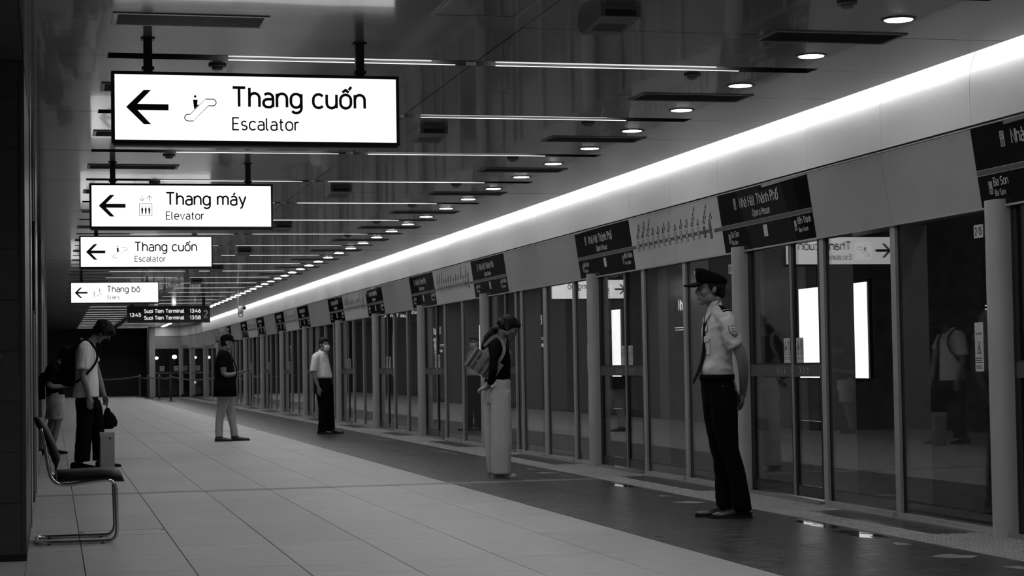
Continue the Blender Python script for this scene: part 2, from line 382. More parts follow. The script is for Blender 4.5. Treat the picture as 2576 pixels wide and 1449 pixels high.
obj('expansion_joint', MB().bev(XL, XT0 - .004, 34.755, 34.865, -.012, .001, .001), 'strip', floor)
# dark strip between the tactile line and the screens
PIL = [-3.0, 1.6, 6.2, 10.78, 15.36, 19.92, 25.28, 29.88, 34.3, 38.92, 44.3, 48.9, 53.6, 58.4, 63.8, 68.4]
zones = [(p - 2.06, p + .36) for p in PIL]
def in_zone(y): return any(a <= y <= b_ for a, b_ in zones)
guide = MB().bev(.002, .298, .002, .298, -.012, .004, .001)
for i in range(4): guide.bev(.03 + i * .07, .06 + i * .07, .012, .288, .004, .009, .004)
guide_me = guide.mesh('guiding_tile'); guide_me.transform(Matrix.Diagonal((.28 / .3, 1, 1, 1)))
stud = MB().bev(.002, .298, .002, .298, -.012, .004, .001)
for i in range(5):
    for j in range(5):
        cx, cy = .03 + i * .06, .03 + j * .06
        stud.add([(cx + .019 * cos(a), cy + .019 * sin(a), .004) for a in [k * pi / 3 for k in range(6)]] +
                 [(cx + .011 * cos(a), cy + .011 * sin(a), .009) for a in [k * pi / 3 for k in range(6)]],
                 [(k, (k + 1) % 6, 6 + (k + 1) % 6, 6 + k) for k in range(6)] + [tuple(range(6, 12))])
stud_me = stud.mesh('stud_tile')
yy = 8.1; far = MB(); plain = MB()
while yy < 80:
    z = in_zone(yy + .15)
    if yy < 36:
        obj('tactile_stud_tile' if z else 'tactile_guiding_tile', stud_me if z else guide_me, 'tact', floor, loc=(XT0, yy, 0))
        if z: obj('tactile_stud_tile', stud_me, 'tact', floor, loc=(XT0 + .287, yy, 0))
        else: obj('edge_tile', MB().bev(XT1 + .003, XS, yy + .002, yy + .298, -.012, .001, .001) if 'edge' not in cache else cache['edge'], 'darktile', floor, loc=(0, 0, 0))
    else:
        far.bev(XT0, XT1 if not z else XS, yy + .002, yy + .298, -.012, .004, .002)
        if not z: plain.bev(XT1 + .003, XS, yy + .002, yy + .298, -.012, .001, .001)
    yy += .3
near = MB().bev(XT0, XT1, -6, 8.1, -.012, .004, .002)
obj('distant_tactile_strip', far, 'tact', floor)['kind'] = 'stuff'; obj('tactile_strip', near, 'tact', floor)
plain.bev(XT1 + .003, XS, -6, 8.1, -.012, .001, .001); obj('distant_edge_tiles', plain, 'darktile', floor)['kind'] = 'stuff'
# queue arrows: pairs of slanted worn marks at both sides of each door centre, and a wet patch
BIGA = [(-.14, -.03), (-.01, .075), (.046, .062), (.036, -.01), (.134, -.08), (.03, -.18), (-.07, -.14)]
SMA = [(-.03, -.09), (.08, -.075), (.055, .10), (.0, .05)]
for k, p in enumerate(PIL[3:10]):
    c = p - .85
    for j, (dy, shp, fy) in enumerate(((0, BIGA, 1), (.73, SMA, 1), (-.73, SMA, -1))):
        q = MB().prism([(4.95 + px_, c + dy + py_ * fy) for px_, py_ in shp], .0004, .0016)
        a = obj('floor_arrow_mark', q, 'arrowpaint')
        tag(a, '%s pale floor mark before the %s pair of screen doors' % (['larger central', 'small rear', 'small front'][j], ordinal(k + 1)), 'floor marking', 'worn queue marks')
for nm, x0, x1, y0, y1, lb in (('a', 4.99, 5.14, 11.75, 12.55, 'wet glossy patch beside tactile strip in front of the uniformed person'), ('b', 4.92, 5.12, 11.0, 11.68, 'nearest wet glossy patch beside tactile strip on dark floor'), ('c', 5.0, 5.14, 16.35, 17.1, 'wet glossy patch beside tactile strip behind the uniformed person')):
    poly = []
    for i in range(28):
        t = 2 * pi * i / 28; r_ = .9 + .14 * sin(5 * t + len(lb)) * cos(3 * t); e_ = 3.2
        poly.append((x0 + (x1 - x0) * (.5 + .5 * r_ * math.copysign(abs(cos(t)) ** (2 / e_), cos(t))), y0 + (y1 - y0) * (.5 + .5 * r_ * math.copysign(abs(sin(t)) ** (2 / e_), sin(t)))))
    a = obj('wet_patch', MB().prism(poly, .0003, .0011), 'wet'); tag(a, lb, 'wet patch')
# access cover in the floor beside the chair
a = thing('floor_access_cover', 'flush floor access cover with dark finger slots behind the chair', 'cover', (.18, 13.30, 0))
obj('cover_plate', MB().bev(.0, .575, 0, .40, .0003, .0022, .001), 'tile', a)
for xx in (.0, .555): obj('finger_slot', MB().box(xx, xx + .022, .26, .40, .0022, .0030), 'black', a)
obj('rear_slot', MB().box(.02, .555, .393, .402, .0022, .0030), 'black', a)

# ------------------------------------------------------------------ ceiling
ZC = 3.0; SLOT0 = 11.46; SP = 2.49; SW = .20; SX0, SX1 = .33, 4.82; XM = 2.56; XE = 5.52
ceiling = structure('ceiling')
obj('soffit_void', MB().box(-4, XE - .05, -6, 88, 3.25, 3.4), 'black', ceiling)
g = .003
def cpanel(poly, key):
    if key not in cache:
        # poly in local y; bend edges up a little for depth
        cache[key] = MB().prism(poly, 0, .03).mesh('ceiling_panel')
    return cache[key]
nslot = []
k = -7
while SLOT0 + k * SP < 86: nslot.append(k); k += 1
h = SW / 2
for k in nslot:
    y0 = SLOT0 + k * SP
    # local from slot centre (0) to next slot centre (SP); mid joint at 1.245
    A = [(XL + g, g), (SX0, g), (SX0, h), (XM - g, h), (XM - g, 1.245 - g), (XL + g, 1.245 - g)]
    Bq = [(XM + g, h), (SX1, h), (SX1, g), (XE, g), (XE, 1.245 - g), (XM + g, 1.245 - g)]
    A2 = [(x_, SP - y_) for x_, y_ in A][::-1]; B2 = [(x_, SP - y_) for x_, y_ in Bq][::-1]
    for key, P_ in (('A', A), ('B', Bq), ('A2', A2), ('B2', B2)):
        obj('ceiling_panel', cpanel(P_, 'c' + key), 'ceil', ceiling, loc=(0, y0, ZC + random.uniform(-.0006, .0006)))
obj('side_soffit', MB().box(-4, XL - .001, -6, 88, ZC, ZC + .03), 'ceil', ceiling)
obj('ceiling_edge_lip', MB().box(XE, XE + .006, -6, 82, ZC, ZC + .03), 'ceil', ceiling)

# linear slot lights
def slot_light(label):
    t_ = thing('linear_ceiling_light', label, 'ceiling light', (0, 0, ZC), group='linear lights across the ceiling')
    b = MB().box(SX0, SX1, -h, -h + .008, .0, .12).box(SX0, SX1, h - .008, h, .0, .12).box(SX0, SX1, -h, h, .12, .128)
    b.box(SX0, SX0 + .008, -h, h, 0, .12).box(SX1 - .008, SX1, -h, h, 0, .12)
    obj('trough', b, 'trough', t_)
    obj('joint_clip', MB().box(XM - .03, XM + .03, h - .03, h - .008, .0, .02), 'steel', t_)
    for x0, x1 in ((1.05, 2.36), (2.72, 4.24)):
        d_ = obj('diffuser', MB().box(x0, x1, -.06, .06, .050, .062), 'slotlamp', t_)
        obj('painted_lit_lip', MB().box(x0, x1 + .1, h - .020, h - .008, .0005, .004), 'slipglow', t_)  # glow painted on the far lip, as if lit by the diffuser
        obj('painted_reflection', MB().box(x0, x1 - .05, h - .012, h - .008, .020, .034), 'slipreflect', t_)  # weak emission painting the diffuser's reflection on the trough's far wall
    return t_
proto = None; n = 0
for k in nslot:
    if k < -6: continue
    y0 = SLOT0 + k * SP; vis = k >= 0
    if vis: n += 1
    lb = ('%s linear slot light across the ceiling counted from the camera' % ordinal(n)) if vis else '%s linear slot light across the ceiling behind the camera' % ordinal(-k)
    if proto is None: proto = slot_light(lb); proto.location = (0, y0, ZC)
    else: dup(proto, (0, y0, ZC), None, lb)
# round downlights
def downlight(label):
    t_ = thing('downlight', label, 'downlight', (0, 0, ZC), group='round downlights beside the cove')
    obj('trim_ring', MB().lathe([(.098, -.0005), (.098, -.004), (.082, -.006), (.078, .0)], n=24), 'plastic', t_, True)
    obj('lens', MB().lathe([(.0, -.0075), (.06, -.0075), (.077, -.005), (.077, -.001)], n=24), 'downlamp', t_, True)
    return t_
proto = None; n = 0
k = -6
while 9.64 + 1.245 * k < 84:
    y0 = 9.64 + 1.245 * k; vis = k >= 0
    if vis: n += 1
    lb = ('%s round downlight in the row beside the cove counted from the camera' % ordinal(n)) if vis else '%s round downlight beside the cove behind the camera' % ordinal(-k)
    if proto is None: proto = downlight(lb); proto.location = (4.57, y0, ZC)
    else: dup(proto, (4.57, y0, ZC), None, lb)
    k += 1
# air vents
def vent(label):
    t_ = thing('air_vent', label, 'air vent', (0, 0, ZC), group='slatted ceiling vents')
    b = MB().box(-.41, .41, -.175, -.150, -.006, 0).box(-.41, .41, .150, .175, -.006, 0).box(-.41, -.385, -.15, .15, -.006, 0).box(.385, .41, -.15, .15, -.006, 0)
    obj('frame', b, 'vent', t_)
    obj('recess', MB().box(-.385, .385, -.15, .15, -.001, 0), 'ventdark', t_)
    sl = MB().add([(-.385, -.006, -.0055), (.385, -.006, -.0055), (.385, .004, -.0012), (-.385, .004, -.0012), (-.385, -.004, -.006), (.385, -.004, -.006), (.385, .006, -.0017), (-.385, .006, -.0017)],
                  [(0, 1, 2, 3), (7, 6, 5, 4), (0, 4, 5, 1), (1, 5, 6, 2), (2, 6, 7, 3), (3, 7, 4, 0)]).mesh('slat')
    for i in range(11): obj('slat', sl, 'vent', t_, loc=(0, -.132 + i * .0264, 0))
    return t_
pv = vent('slatted air vent above the nearest escalator sign at upper left'); pv.location = (.73, 10.24, ZC)
for i in range(14):
    for side, x_ in (('left', .73), ('right', 4.42)):
        if i == 0 and side == 'left': continue
        dup(pv, (x_, 10.24 + i * 2.49 + (0), ZC), None, '%s slatted ceiling vent from the camera on the %s side' % (ordinal(i + 1), side))
# box sensors along the centre joint
def sensor(label):
    t_ = thing('ceiling_box_sensor', label, 'sensor', (2.88, 0, ZC), group='wedge box sensors')
    prof = [(-.22, 0), (-.22, -.05), (.14, -.085), (.22, -.05), (.24, 0)]
    obj('housing', MB().prism([(p[0], p[1]) for p in prof], -.11, .11, 'x'), 'plastic', t_)
    obj('dark_lens', MB().add([(-.085, -.2215, -.047), (.085, -.2215, -.047), (.085, -.2215, -.012), (-.085, -.2215, -.012), (-.085, -.2205, -.047), (.085, -.2205, -.047), (.085, -.2205, -.012), (-.085, -.2205, -.012), (-.085, .06, -.080), (.085, .06, -.080), (.1, -.2, -.0545), (-.1, -.2, -.0545)],
        [(0, 1, 2, 3), (0, 8, 9, 1)]), 'black', t_)
    return t_
ps = sensor('grey box sensor on ceiling nearest the camera at top centre'); ps.location = (2.93, 9.75, ZC)
for i, y0 in enumerate((14.8, 19.75, 24.8, 30.0, 35.0, 40.0)):
    dup(ps, (2.93, y0, ZC), None, '%s grey box sensor on ceiling counted from the camera' % ordinal(i + 2))
def detector(label):
    t_ = thing('smoke_detector', label, 'smoke detector', (0, 0, ZC), group='smoke detectors')
    obj('base', MB().lathe([(.055, 0), (.055, -.012), (.04, -.014)], n=18), 'plastic', t_, True)
    obj('sensing_head', MB().lathe([(.035, -.014), (.033, -.028), (.02, -.034), (0, -.035)], n=18), 'vent', t_, True)
    return t_
pd = detector('smoke detector on ceiling nearest the camera on the right side'); pd.location = (4.08, 9.22, ZC)
for i in range(1, 8):
    dup(pd, (4.08, 9.22 + i * 2.49, ZC), None, '%s smoke detector on the right side of the ceiling' % ordinal(i + 1))
for i, y0 in enumerate((11.73, 16.73, 19.15, 24.2)):
    dup(pd, (1.0, y0, ZC), None, '%s smoke detector above the row of hanging signs' % ordinal(i + 1))
hatch = thing('ceiling_hatch', 'flush square access hatch in ceiling at top centre', 'hatch', (2.215, 9.58, ZC))
b = MB().box(-.24, -.215, -.32, .32, -.004, 0).box(.215, .24, -.32, .32, -.004, 0).box(-.215, .215, -.32, -.3, -.004, 0).box(-.215, .215, .3, .32, -.004, 0)
obj('hatch_frame', b, 'vent', hatch); obj('hatch_panel', MB().box(-.21, .21, -.295, .295, -.002, 0), 'ceil', hatch)

# ------------------------------------------------------------------ cove + fascia (straight part in panels, curved part at the far end)
signs = [(-.33, 1.7), (4.32, 6.35), (9.0, 10.99), (13.69, 15.72), (18.37, 20.42), (23.88, 25.86), (28.6, 30.57), (33.3, 35.1), (38.0, 40.05), (43.3, 45.3), (48.0, 50.0), (52.7, 54.7), (57.4, 59.4), (62.8, 64.8), (67.5, 69.5)]
seg = []; kinds = ['plain', 'map']
for i, (a_, b_) in enumerate(signs):
    seg.append((a_, b_, 'sign'))
    if i < len(signs) - 1: seg.append((b_, signs[i + 1][0], 'map' if i % 2 == 1 else 'plain'))
seg.append((69.5, 74.5, 'plain'))
seams = []
for a_, b_, k_ in seg:
    seams.append(a_)
    if k_ != 'sign': seams.append((a_ + b_) / 2)
seams.append(74.5)
seams = [-6, -3] + seams
coveP = [(5.692, 2.597), (5.690, 2.70), (5.688, 2.80), (5.690, 2.88), (5.697, 2.95), (5.712, 3.01), (5.74, 3.08), (5.78, 3.14), (5.84, 3.19), (5.92, 3.21)]
cove = structure('cove')
def cove_panel(a_, b_):
    n = len(coveP)
    V = [(x_, a_ + .0022, z_) for x_, z_ in coveP] + [(x_, b_ - .0022, z_) for x_, z_ in coveP] + [(x_ + .02, a_ + .0022, z_) for x_, z_ in coveP] + [(x_ + .02, b_ - .0022, z_) for x_, z_ in coveP]
    F = []
    for i in range(n - 1):
        F += [(i, i + 1, n + i + 1, n + i), (2 * n + i, 3 * n + i, 3 * n + i + 1, 2 * n + i + 1), (i, 2 * n + i, 2 * n + i + 1, i + 1), (n + i, n + i + 1, 3 * n + i + 1, 3 * n + i)]
    return MB().add(V, F)
for a_, b_ in zip(seams[:-1], seams[1:]):
    o = obj('cove_panel', cove_panel(a_, b_), 'cove', cove, True)
    try: o.data.set_sharp_from_angle(angle=radians(35))
    except Exception: pass
obj('roof_closer', MB().box(5.4, 6.1, -6, 83, 3.24, 3.3), 'black', cove)
y = -5
while y < 73:
    t_ = obj('cove_light_tube', MB().box(5.478, 5.512, y, y + 3.94, 3.082, 3.11), 'covelamp', cove)
    y += 4
obj('cove_light_tray', MB().box(5.40, 5.512, -6, 75, 3.064, 3.08), 'vent', cove)
fascia = structure('fascia')
BV = Vector((-.072, 0, .51)).normalized(); BN = Vector((-.51, 0, -.072)).normalized(); FL = .5135
FM = Matrix((Vector((0, -1, 0)), BV, BN)).transposed().to_4x4()
def fframe(yc, zoff=0.0):
    m_ = FM.copy(); m_.translation = Vector((5.758, yc, 2.065)) + BN * zoff; return m_
def fpanel(nm, a_, b_, mt, parent, t=.02, off=0.0):
    m_ = MB().box(-(b_ - a_) / 2 + .0015, (b_ - a_) / 2 - .0015, 0, FL, -t, 0)
    o = obj(nm, m_, mt, parent); o.matrix_world = fframe((a_ + b_) / 2, off); return o
obj('backing_beam', MB().box(5.78, 6.02, -6, 74.5, 2.07, 2.56), 'black', fascia)
obj('gap_liner', MB().box(5.715, 5.80, -6, 74.5, 2.555, 2.60), 'black', fascia)
obj('soffit', MB().box(5.76, 5.98, -6, 74.5, 2.06, 2.07), 'rail', fascia)
obj('bottom_lip', MB().box(5.748, 5.766, -6, 74.5, 2.055, 2.068), 'mull', fascia)
obj('top_lip', MB().box(5.678, 5.695, -6, 74.5, 2.572, 2.580), 'mull', fascia)
fpanel('fascia_panel', -6, -3, 'fascia', fascia); fpanel('fascia_panel', -3, -.33, 'fascia', fascia)
vis_signs = 0
def T2(x, y, z=.0008, rot=0.0): return Matrix.Translation((x, y, z)) @ Matrix.Rotation(rot, 4, 'Z')
def rrect(w_, h_, r, n=3):
    out = []
    for cx, cy, a0 in ((w_ / 2 - r, h_ / 2 - r, 0), (-w_ / 2 + r, h_ / 2 - r, pi / 2), (-w_ / 2 + r, -h_ / 2 + r, pi), (w_ / 2 - r, -h_ / 2 + r, 3 * pi / 2)):
        out += [(cx + r * cos(a0 + pi / 2 * i / n), cy + r * sin(a0 + pi / 2 * i / n)) for i in range(n + 1)]
    return out
def local(nm, mb, mt, parent, x=0, y=0, z=0): return obj(nm, mb, mt, parent, loc=(x, y, z))
def badge(parent, x, y, s, top, bot):
    o = local('station_code', MB().prism(rrect(.62 * s, s, .1 * s), 0, .0015), 'print', parent, x, y, 0)
    local('code_ring', MB().prism(rrect(.54 * s, .92 * s, .08 * s), .0015, .0018), 'ink', o)
    local('code_field', MB().prism(rrect(.48 * s, .86 * s, .07 * s), .0018, .0021), 'print', o)
    din(top, .29 * s, 'ink', o, T2(0, .08 * s, .0024), .72, 'CENTER', .16)
    din(bot, .29 * s, 'ink', o, T2(0, -.34 * s, .0024), .72, 'CENTER', .16)
    return o
def station_sign(a_, b_, label):
    t_ = thing('station_sign', label, 'sign', group='station name signs over the screen doors')
    t_.matrix_world = fframe((a_ + b_) / 2, .001)
    w_ = b_ - a_
    local('sign_face', MB().box(-w_ / 2 + .002, w_ / 2 - .002, .002, FL - .002, -.001, .002), 'signblack', t_)
    local('route_stripe', MB().box(-w_ / 2 + .002, w_ / 2 - .002, .205, .238, .002, .003), 'stripe', t_)
    for yy in (.203, .238): local('stripe_edge', MB().box(-w_ / 2 + .002, w_ / 2 - .002, yy, yy + .003, .003, .0035), 'print', t_)
    obj('direction_mark', MB().prism([(.006, .236), (-.010, .2215), (.006, .207), (.010, .207), (-.005, .2215), (.010, .236)], .003, .0045), 'print', t_)
    din('Nhà Hát Thành Phố', .082, 'print', t_, T2(-.50, .365, .0025), .93, weight=.15)
    din('Opera House', .056, 'print', t_, T2(-.235, .272, .0025), .90, weight=.14)
    badge(t_, -.62, .405, .115, 'L1', '02')
    m_ = local('station_marker', MB().prism(rrect(.085, .10, .012), .002, .004), 'print', t_, 0, .135)
    badge(t_, -.86, .12, .095, 'L1', '03'); din('Ba Son', .050, 'print', t_, T2(-.81, .128, .0025), .92); din('Ba Son', .036, 'print', t_, T2(-.81, .065, .0025), .92)
    badge(t_, .645, .125, .095, 'L1', '01'); din('Bến Thành', .050, 'print', t_, T2(.705, .135, .0025), .83); din('Ben Thanh', .033, 'print', t_, T2(.705, .07, .0025), .9)
    return t_
STN = [('Bến Xe Suối Tiên', 'Suoi Tien Terminal'), ('Đại Học Quốc Gia', 'National University'), ('Khu Công Nghệ Cao', 'High Tech Park'), ('Thủ Đức', 'Thu Duc'), ('Bình Thái', 'Binh Thai'), ('Phước Long', 'Phuoc Long'), ('Rạch Chiếc', 'Rach Chiec'), ('An Phú', 'An Phu'), ('Thảo Điền', 'Thao Dien'), ('Tân Cảng', 'Tan Cang'), ('Công Viên Văn Thánh', 'Van Thanh Park'), ('Ba Son', 'Ba Son'), ('Nhà Hát Thành Phố', 'Opera House'), ('Bến Thành', 'Ben Thanh')]
def route_map(a_, b_, label):
    t_ = thing('route_map', label, 'map', group='route maps between the station signs')
    t_.matrix_world = fframe((a_ + b_) / 2, .001); w_ = b_ - a_
    for x0, x1 in ((-w_ / 2, 0), (0, w_ / 2)): local('map_panel', MB().box(x0 + .002, x1 - .002, .002, FL - .002, -.001, .002), 'mapface', t_)
    local('route_bar', MB().box(w_ / 2 - .20, w_ / 2 - .004, .205, .238, .002, .0035), 'stripe', t_)
    local('route_bar', MB().box(-w_ / 2 + .004, -w_ / 2 + .13, .205, .238, .002, .0035), 'stripe', t_)
    x0, x1 = -w_ / 2 + .21, w_ / 2 - .29
    local('route_line', MB().box(x0, x1, .213, .243, .002, .003), 'stripe', t_)
    for i, (vn, en) in enumerate(STN):
        x_ = x0 + (x1 - x0) * (i + (0 if i < 7 else .18)) / 13.18
        dark = i >= 12
        s = local('stop_symbol', MB().prism(rrect(.062, .105 if i < 13 else .15, .014), .003, .0045), 'stripe', t_, x_, .228)
        if i < 13:
            local('symbol_field', MB().prism(rrect(.05, .092, .01), .0045, .005), 'mapface' if i != 12 else 'ink', s)
            text('L1', .036, 'ink' if i != 12 else 'mapface', s, T2(0, .006, .0053), .8, 'CENTER', res=1); text('%02d' % (14 - i), .036, 'ink' if i != 12 else 'mapface', s, T2(0, -.034, .0053), .8, 'CENTER', res=1)
        text(vn, .036, 'ink', t_, T2(x_ - .010, .296, .003, radians(46)), .74, res=1, bold=.0008); text(en, .026, 'ink', t_, T2(x_ + .026, .290, .003, radians(46)), .74, res=1)
    return t_
vs_, vm_ = 0, 0; sproto = mproto = None
for a_, b_, k_ in seg:
    if k_ == 'plain':
        m_ = (a_ + b_) / 2; fpanel('fascia_panel', a_, m_, 'fascia', fascia); fpanel('fascia_panel', m_, b_, 'fascia', fascia)
    elif k_ == 'sign':
        fpanel('fascia_panel', a_, b_, 'fascia', fascia)
        if b_ > 8: vs_ += 1
        lb = ('black station name sign over the %s pair of screen doors' % ordinal(vs_)) if b_ > 8 else 'black station name sign beside the camera outside the frame, %s' % ('rear one' if a_ < 2 else 'front one')
        if sproto is None: sproto = (station_sign(a_, b_, lb), b_ - a_)
        else:
            c = dup(sproto[0], None, None, lb); c.matrix_world = fframe((a_ + b_) / 2, .001); c.scale = ((b_ - a_) / sproto[1], 1, 1)
    else:
        fpanel('fascia_panel', a_, b_, 'fascia', fascia)
        if b_ > 10: vm_ += 1
        lb = ('pale route map panel with slanted station names, %s from the camera' % ordinal(vm_)) if b_ > 10 else 'pale route map panel beside the camera'
        if mproto is None: mproto = (route_map(a_, b_, lb), b_ - a_)
        else:
            c = dup(mproto[0], None, None, lb); c.matrix_world = fframe((a_ + b_) / 2, .001); c.scale = ((b_ - a_) / mproto[1], 1, 1)

# curved far end
def path_pts():
    P_ = [(5.8, 74.5)]
    for i in range(1, 9):
        a = radians(90 * i / 8); P_.append((5.8 - .45 * (1 - cos(a)), 74.5 + 8 * sin(a)))
    P_.append((4.1, 82.5)); return P_
PP = path_pts()
def sweep(prof, pts, closed=False):
    rings = []
    for i, p in enumerate(pts):
        a = Vector(pts[max(i - 1, 0)]); c = Vector(pts[min(i + 1, len(pts) - 1)]); d = (c - a).normalized(); n_ = Vector((-d.y, d.x))
        # toward platform: left of travel direction (+Y then -X) is -X / -Y side
        rings.append([(p[0] + n_.x * o_, p[1] + n_.y * o_, z_) for o_, z_ in prof])
    return rings
for nm, pr, mt, par in (('curved_cove_panel', [(5.8 - x_, z_) for x_, z_ in coveP[:6]] + [(.09, 3.02), (.06, 3.02), (.06, 2.597)], 'cove', cove),
                        ('curved_fascia_panel', [(.05, 2.06), (.11, 2.575), (.08, 2.575), (.02, 2.06)], 'fascia', fascia),
                        ('curved_gap_liner', [(.06, 2.574), (.06, 2.60), (.02, 2.60), (.02, 2.574)], 'black', fascia)):
    for q in (PP[:5], PP[4:8], PP[7:]):
        obj(nm, MB().loft(sweep(pr, q)), mt, par, False)
b = MB()

# ------------------------------------------------------------------ platform screens
glass_leaf = {}
def pbox(nm, x0, x1, y0, y1, z0, z1, mt, parent): return obj(nm, MB().box(x0, x1, y0, y1, z0, z1), mt, parent)
def tri(cx, cy, s, w_=.8): return [(cx - s * w_ / 2, cy), (cx + s * w_ / 2, cy), (cx, cy + s)]
FX = Matrix((Vector((0, -1, 0)), Vector((0, 0, 1)), Vector((-1, 0, 0)))).transposed().to_4x4()
def warn_sticker(parent, Y, Z, w_, h_, kind):
    # local plane facing the platform; (Y, Z) = centre of the top edge, parent-local
    m_ = FX.copy(); m_.translation = (-.012, Y, Z)
    s = MB().prism(rrect(w_, h_, .006), 0, .0008); s.v = [(x_, y_ - h_ / 2, z_) for x_, y_, z_ in s.v]
    o = obj('sticker', s, 'sticker', parent); o.matrix_local = m_
    def sub(nm, mb): q = obj(nm, mb, 'ink', o); return q
    if kind == 'wide':
        xs_ = (-w_ / 4, w_ / 4); r_ = w_ * .2
        sub('warning_triangle', ring(tri(xs_[0], -w_ * .62, w_ * .5), tri(xs_[0], -w_ * .57, w_ * .36)))
        c = [(xs_[1] + r_ * cos(a), -w_ * .38 + r_ * 1.25 * sin(a)) for a in [2 * pi * i / 16 for i in range(16)]]
        c2 = [(xs_[1] + r_ * .8 * cos(a), -w_ * .38 + r_ * 1.05 * sin(a)) for a in [2 * pi * i / 16 for i in range(16)]]
        sub('prohibition_ring', ring(c, c2))
        sub('figure_bar', MB().prism([(xs_[1] - r_ * .7, -w_ * .2), (xs_[1] - r_ * .5, -w_ * .16), (xs_[1] + r_ * .7, -w_ * .56), (xs_[1] + r_ * .5, -w_ * .6)], .0008, .0014))
        sub('finger_shape', MB().prism([(xs_[0] - .005, -w_ * .56), (xs_[0] + .022, -w_ * .56), (xs_[0] + .012, -w_ * .38), (xs_[0], -w_ * .42)], .0008, .0014))
        for i, zz in enumerate((.50, .57, .64, .76, .83)):
            for x0 in (-w_ * .44, w_ * .06):
                sub('fine_print', MB().box(x0, x0 + w_ * (.36 if i % 2 == 0 else .25), -h_ * zz - .005, -h_ * zz, .0008, .0012))
    else:
        sub('warning_triangle', ring(tri(0, -h_ * .64, h_ * .26, .62), tri(0, -h_ * .615, h_ * .19, .55)))
        sub('exclamation_mark', MB().box(-.003, .003, -h_ * .57, -h_ * .49, .0008, .0014).box(-.003, .003, -h_ * .605, -h_ * .59, .0008, .0014))
        text('Toa 4 Cửa 3', .020, 'ink', o, T2(-w_ * .4, -h_ * .25, .0012), .8, res=1)
        for i, zz in enumerate((.72, .765, .81, .88, .92)): sub('fine_print', MB().box(-w_ * .42, w_ * (.2 if i % 2 else .35), -h_ * zz - .006, -h_ * zz, .0008, .0012))
        sub('split_line', MB().box(-w_ / 2, w_ / 2, -h_ * .405, -h_ * .4, .0008, .0014))
    return o
def ring(outer, inner, z0=.0008, z1=.0014):
    n = len(outer); V = [(p[0], p[1], z0) for p in outer] + [(p[0], p[1], z0) for p in inner] + [(p[0], p[1], z1) for p in outer] + [(p[0], p[1], z1) for p in inner]
    F = []
    for i in range(n):
        j = (i + 1) % n
        F += [(i, j, n + j, n + i), (2 * n + i, 3 * n + i, 3 * n + j, 2 * n + j), (i, 2 * n + i, 2 * n + j, j), (n + i, n + j, 3 * n + j, 3 * n + i)]
    return MB().add(V, F)
def leaf(parent, y0, y1, edge):
    # y0<y1; edge = +1 meeting stile at y1, -1 at y0. parent-local, x=0 is the glass plane
    lf = empty('door_leaf', (0, 0, 0), 0, parent)
    st = .045
    pbox('glass_pane', -.005, .005, y0 + st, y1 - st, 1.09, 2.2, 'glass', lf); pbox('glass_pane', -.005, .005, y0 + st, y1 - st, .13, .985, 'glass', lf)
    b = MB().box(-.018, .018, y0, y0 + st, .04, 2.2).box(-.018, .018, y1 - st, y1, .04, 2.2)
    obj('black_stiles', b, 'black', lf)
    pbox('push_rail', -.022, .022, y0 + .004, y1 - .004, .99, 1.085, 'rail', lf)
    pbox('rail_gasket', -.020, .020, y0 + .004, y1 - .004, 1.085, 1.10, 'black', lf)
    pbox('lower_band', .012, .03, y0 + st, y1 - st, .53, .64, 'frit', lf)
    pbox('kick_panel', -.014, .014, y0 + st, y1 - st, .04, .13, 'frit', lf)
    ye = y1 if edge > 0 else y0
    pbox('bright_edge_strip', -.024, -.018, ye - (.012 if edge > 0 else 0), ye + (0 if edge > 0 else .012), .04, 2.2, 'mull', lf)
    # stickers + arrows
    for i in range(3):
        yy = (y1 - .16 - .075 * i) if edge > 0 else (y0 + .16 + .075 * i)
        s_ = edge; t_ = .006
        obj('chevron_mark', MB().prism([(yy - s_ * .015, 1.0375), (yy + s_ * .015, 1.066), (yy + s_ * .015 + s_ * t_, 1.066), (yy - s_ * .015 + s_ * t_, 1.0375)], -.0235, -.0225, 'x').prism([(yy - s_ * .015, 1.0375), (yy + s_ * .015, 1.009), (yy + s_ * .015 + s_ * t_, 1.009), (yy - s_ * .015 + s_ * t_, 1.0375)], -.0235, -.0225, 'x'), 'print', lf)
    yc = (y1 - .135) if edge > 0 else (y0 + .12)
    warn_sticker(lf, yc, 1.30, .15 if edge < 0 else .15, .20, 'wide')
    return lf
def door(n, P_, label=None):
    d_ = structure('door_%d' % n, (5.80, P_, 0))
    leaf(d_, -1.66, -1.075, 1); leaf(d_, -1.065, -.13, -1)
    pbox('track_sill', -.09, .10, -1.72, -.1, -.006, .03, 'sill', d_)
    return d_
def window(n, P_, posts, end):
    w_ = structure('window_%d' % n, (5.80, P_, 0))
    edges = []
    for a, b_ in posts: pbox('mullion', -.03, .215, a, b_, 0.0, 2.08, 'mull', w_)
    for (a, b_), nx in zip(posts, [q[1] for q in posts[1:]] + [end]):
        y1, y0 = a, nx
        if y0 > y1: y0, y1 = y1, y0
        pbox('glass_pane', -.005, .005, y0, y1, .04, 2.3, 'glass', w_)
        b = MB().box(.006, .010, y0, y1, .04, .13)
        obj('black_glass_band', b, 'frit', w_)
        obj('pane_gasket', MB().box(-.008, .012, y1 - .014, y1, .04, 2.2).box(-.008, .012, y0, y0 + .008, .04, 2.2), 'black', w_)
        pbox('pane_sill', -.06, .02, y0, y1, 0, .04, 'mull', w_)
    pbox('sill', -.09, .06, end, posts[0][1], -.006, .012, 'sill', w_)
    # stickers next to the following pillar
    return w_
def pillar_mb():
    prof = []
    for i in range(9):
        a = pi * i / 8; prof.append((-.075 * sin(a) ** .8 - .045, .105 * cos(a)))
    prof = [(.12, .105)] + prof + [(.12, -.105)]
    return MB().prism(prof, 0, 2.10)
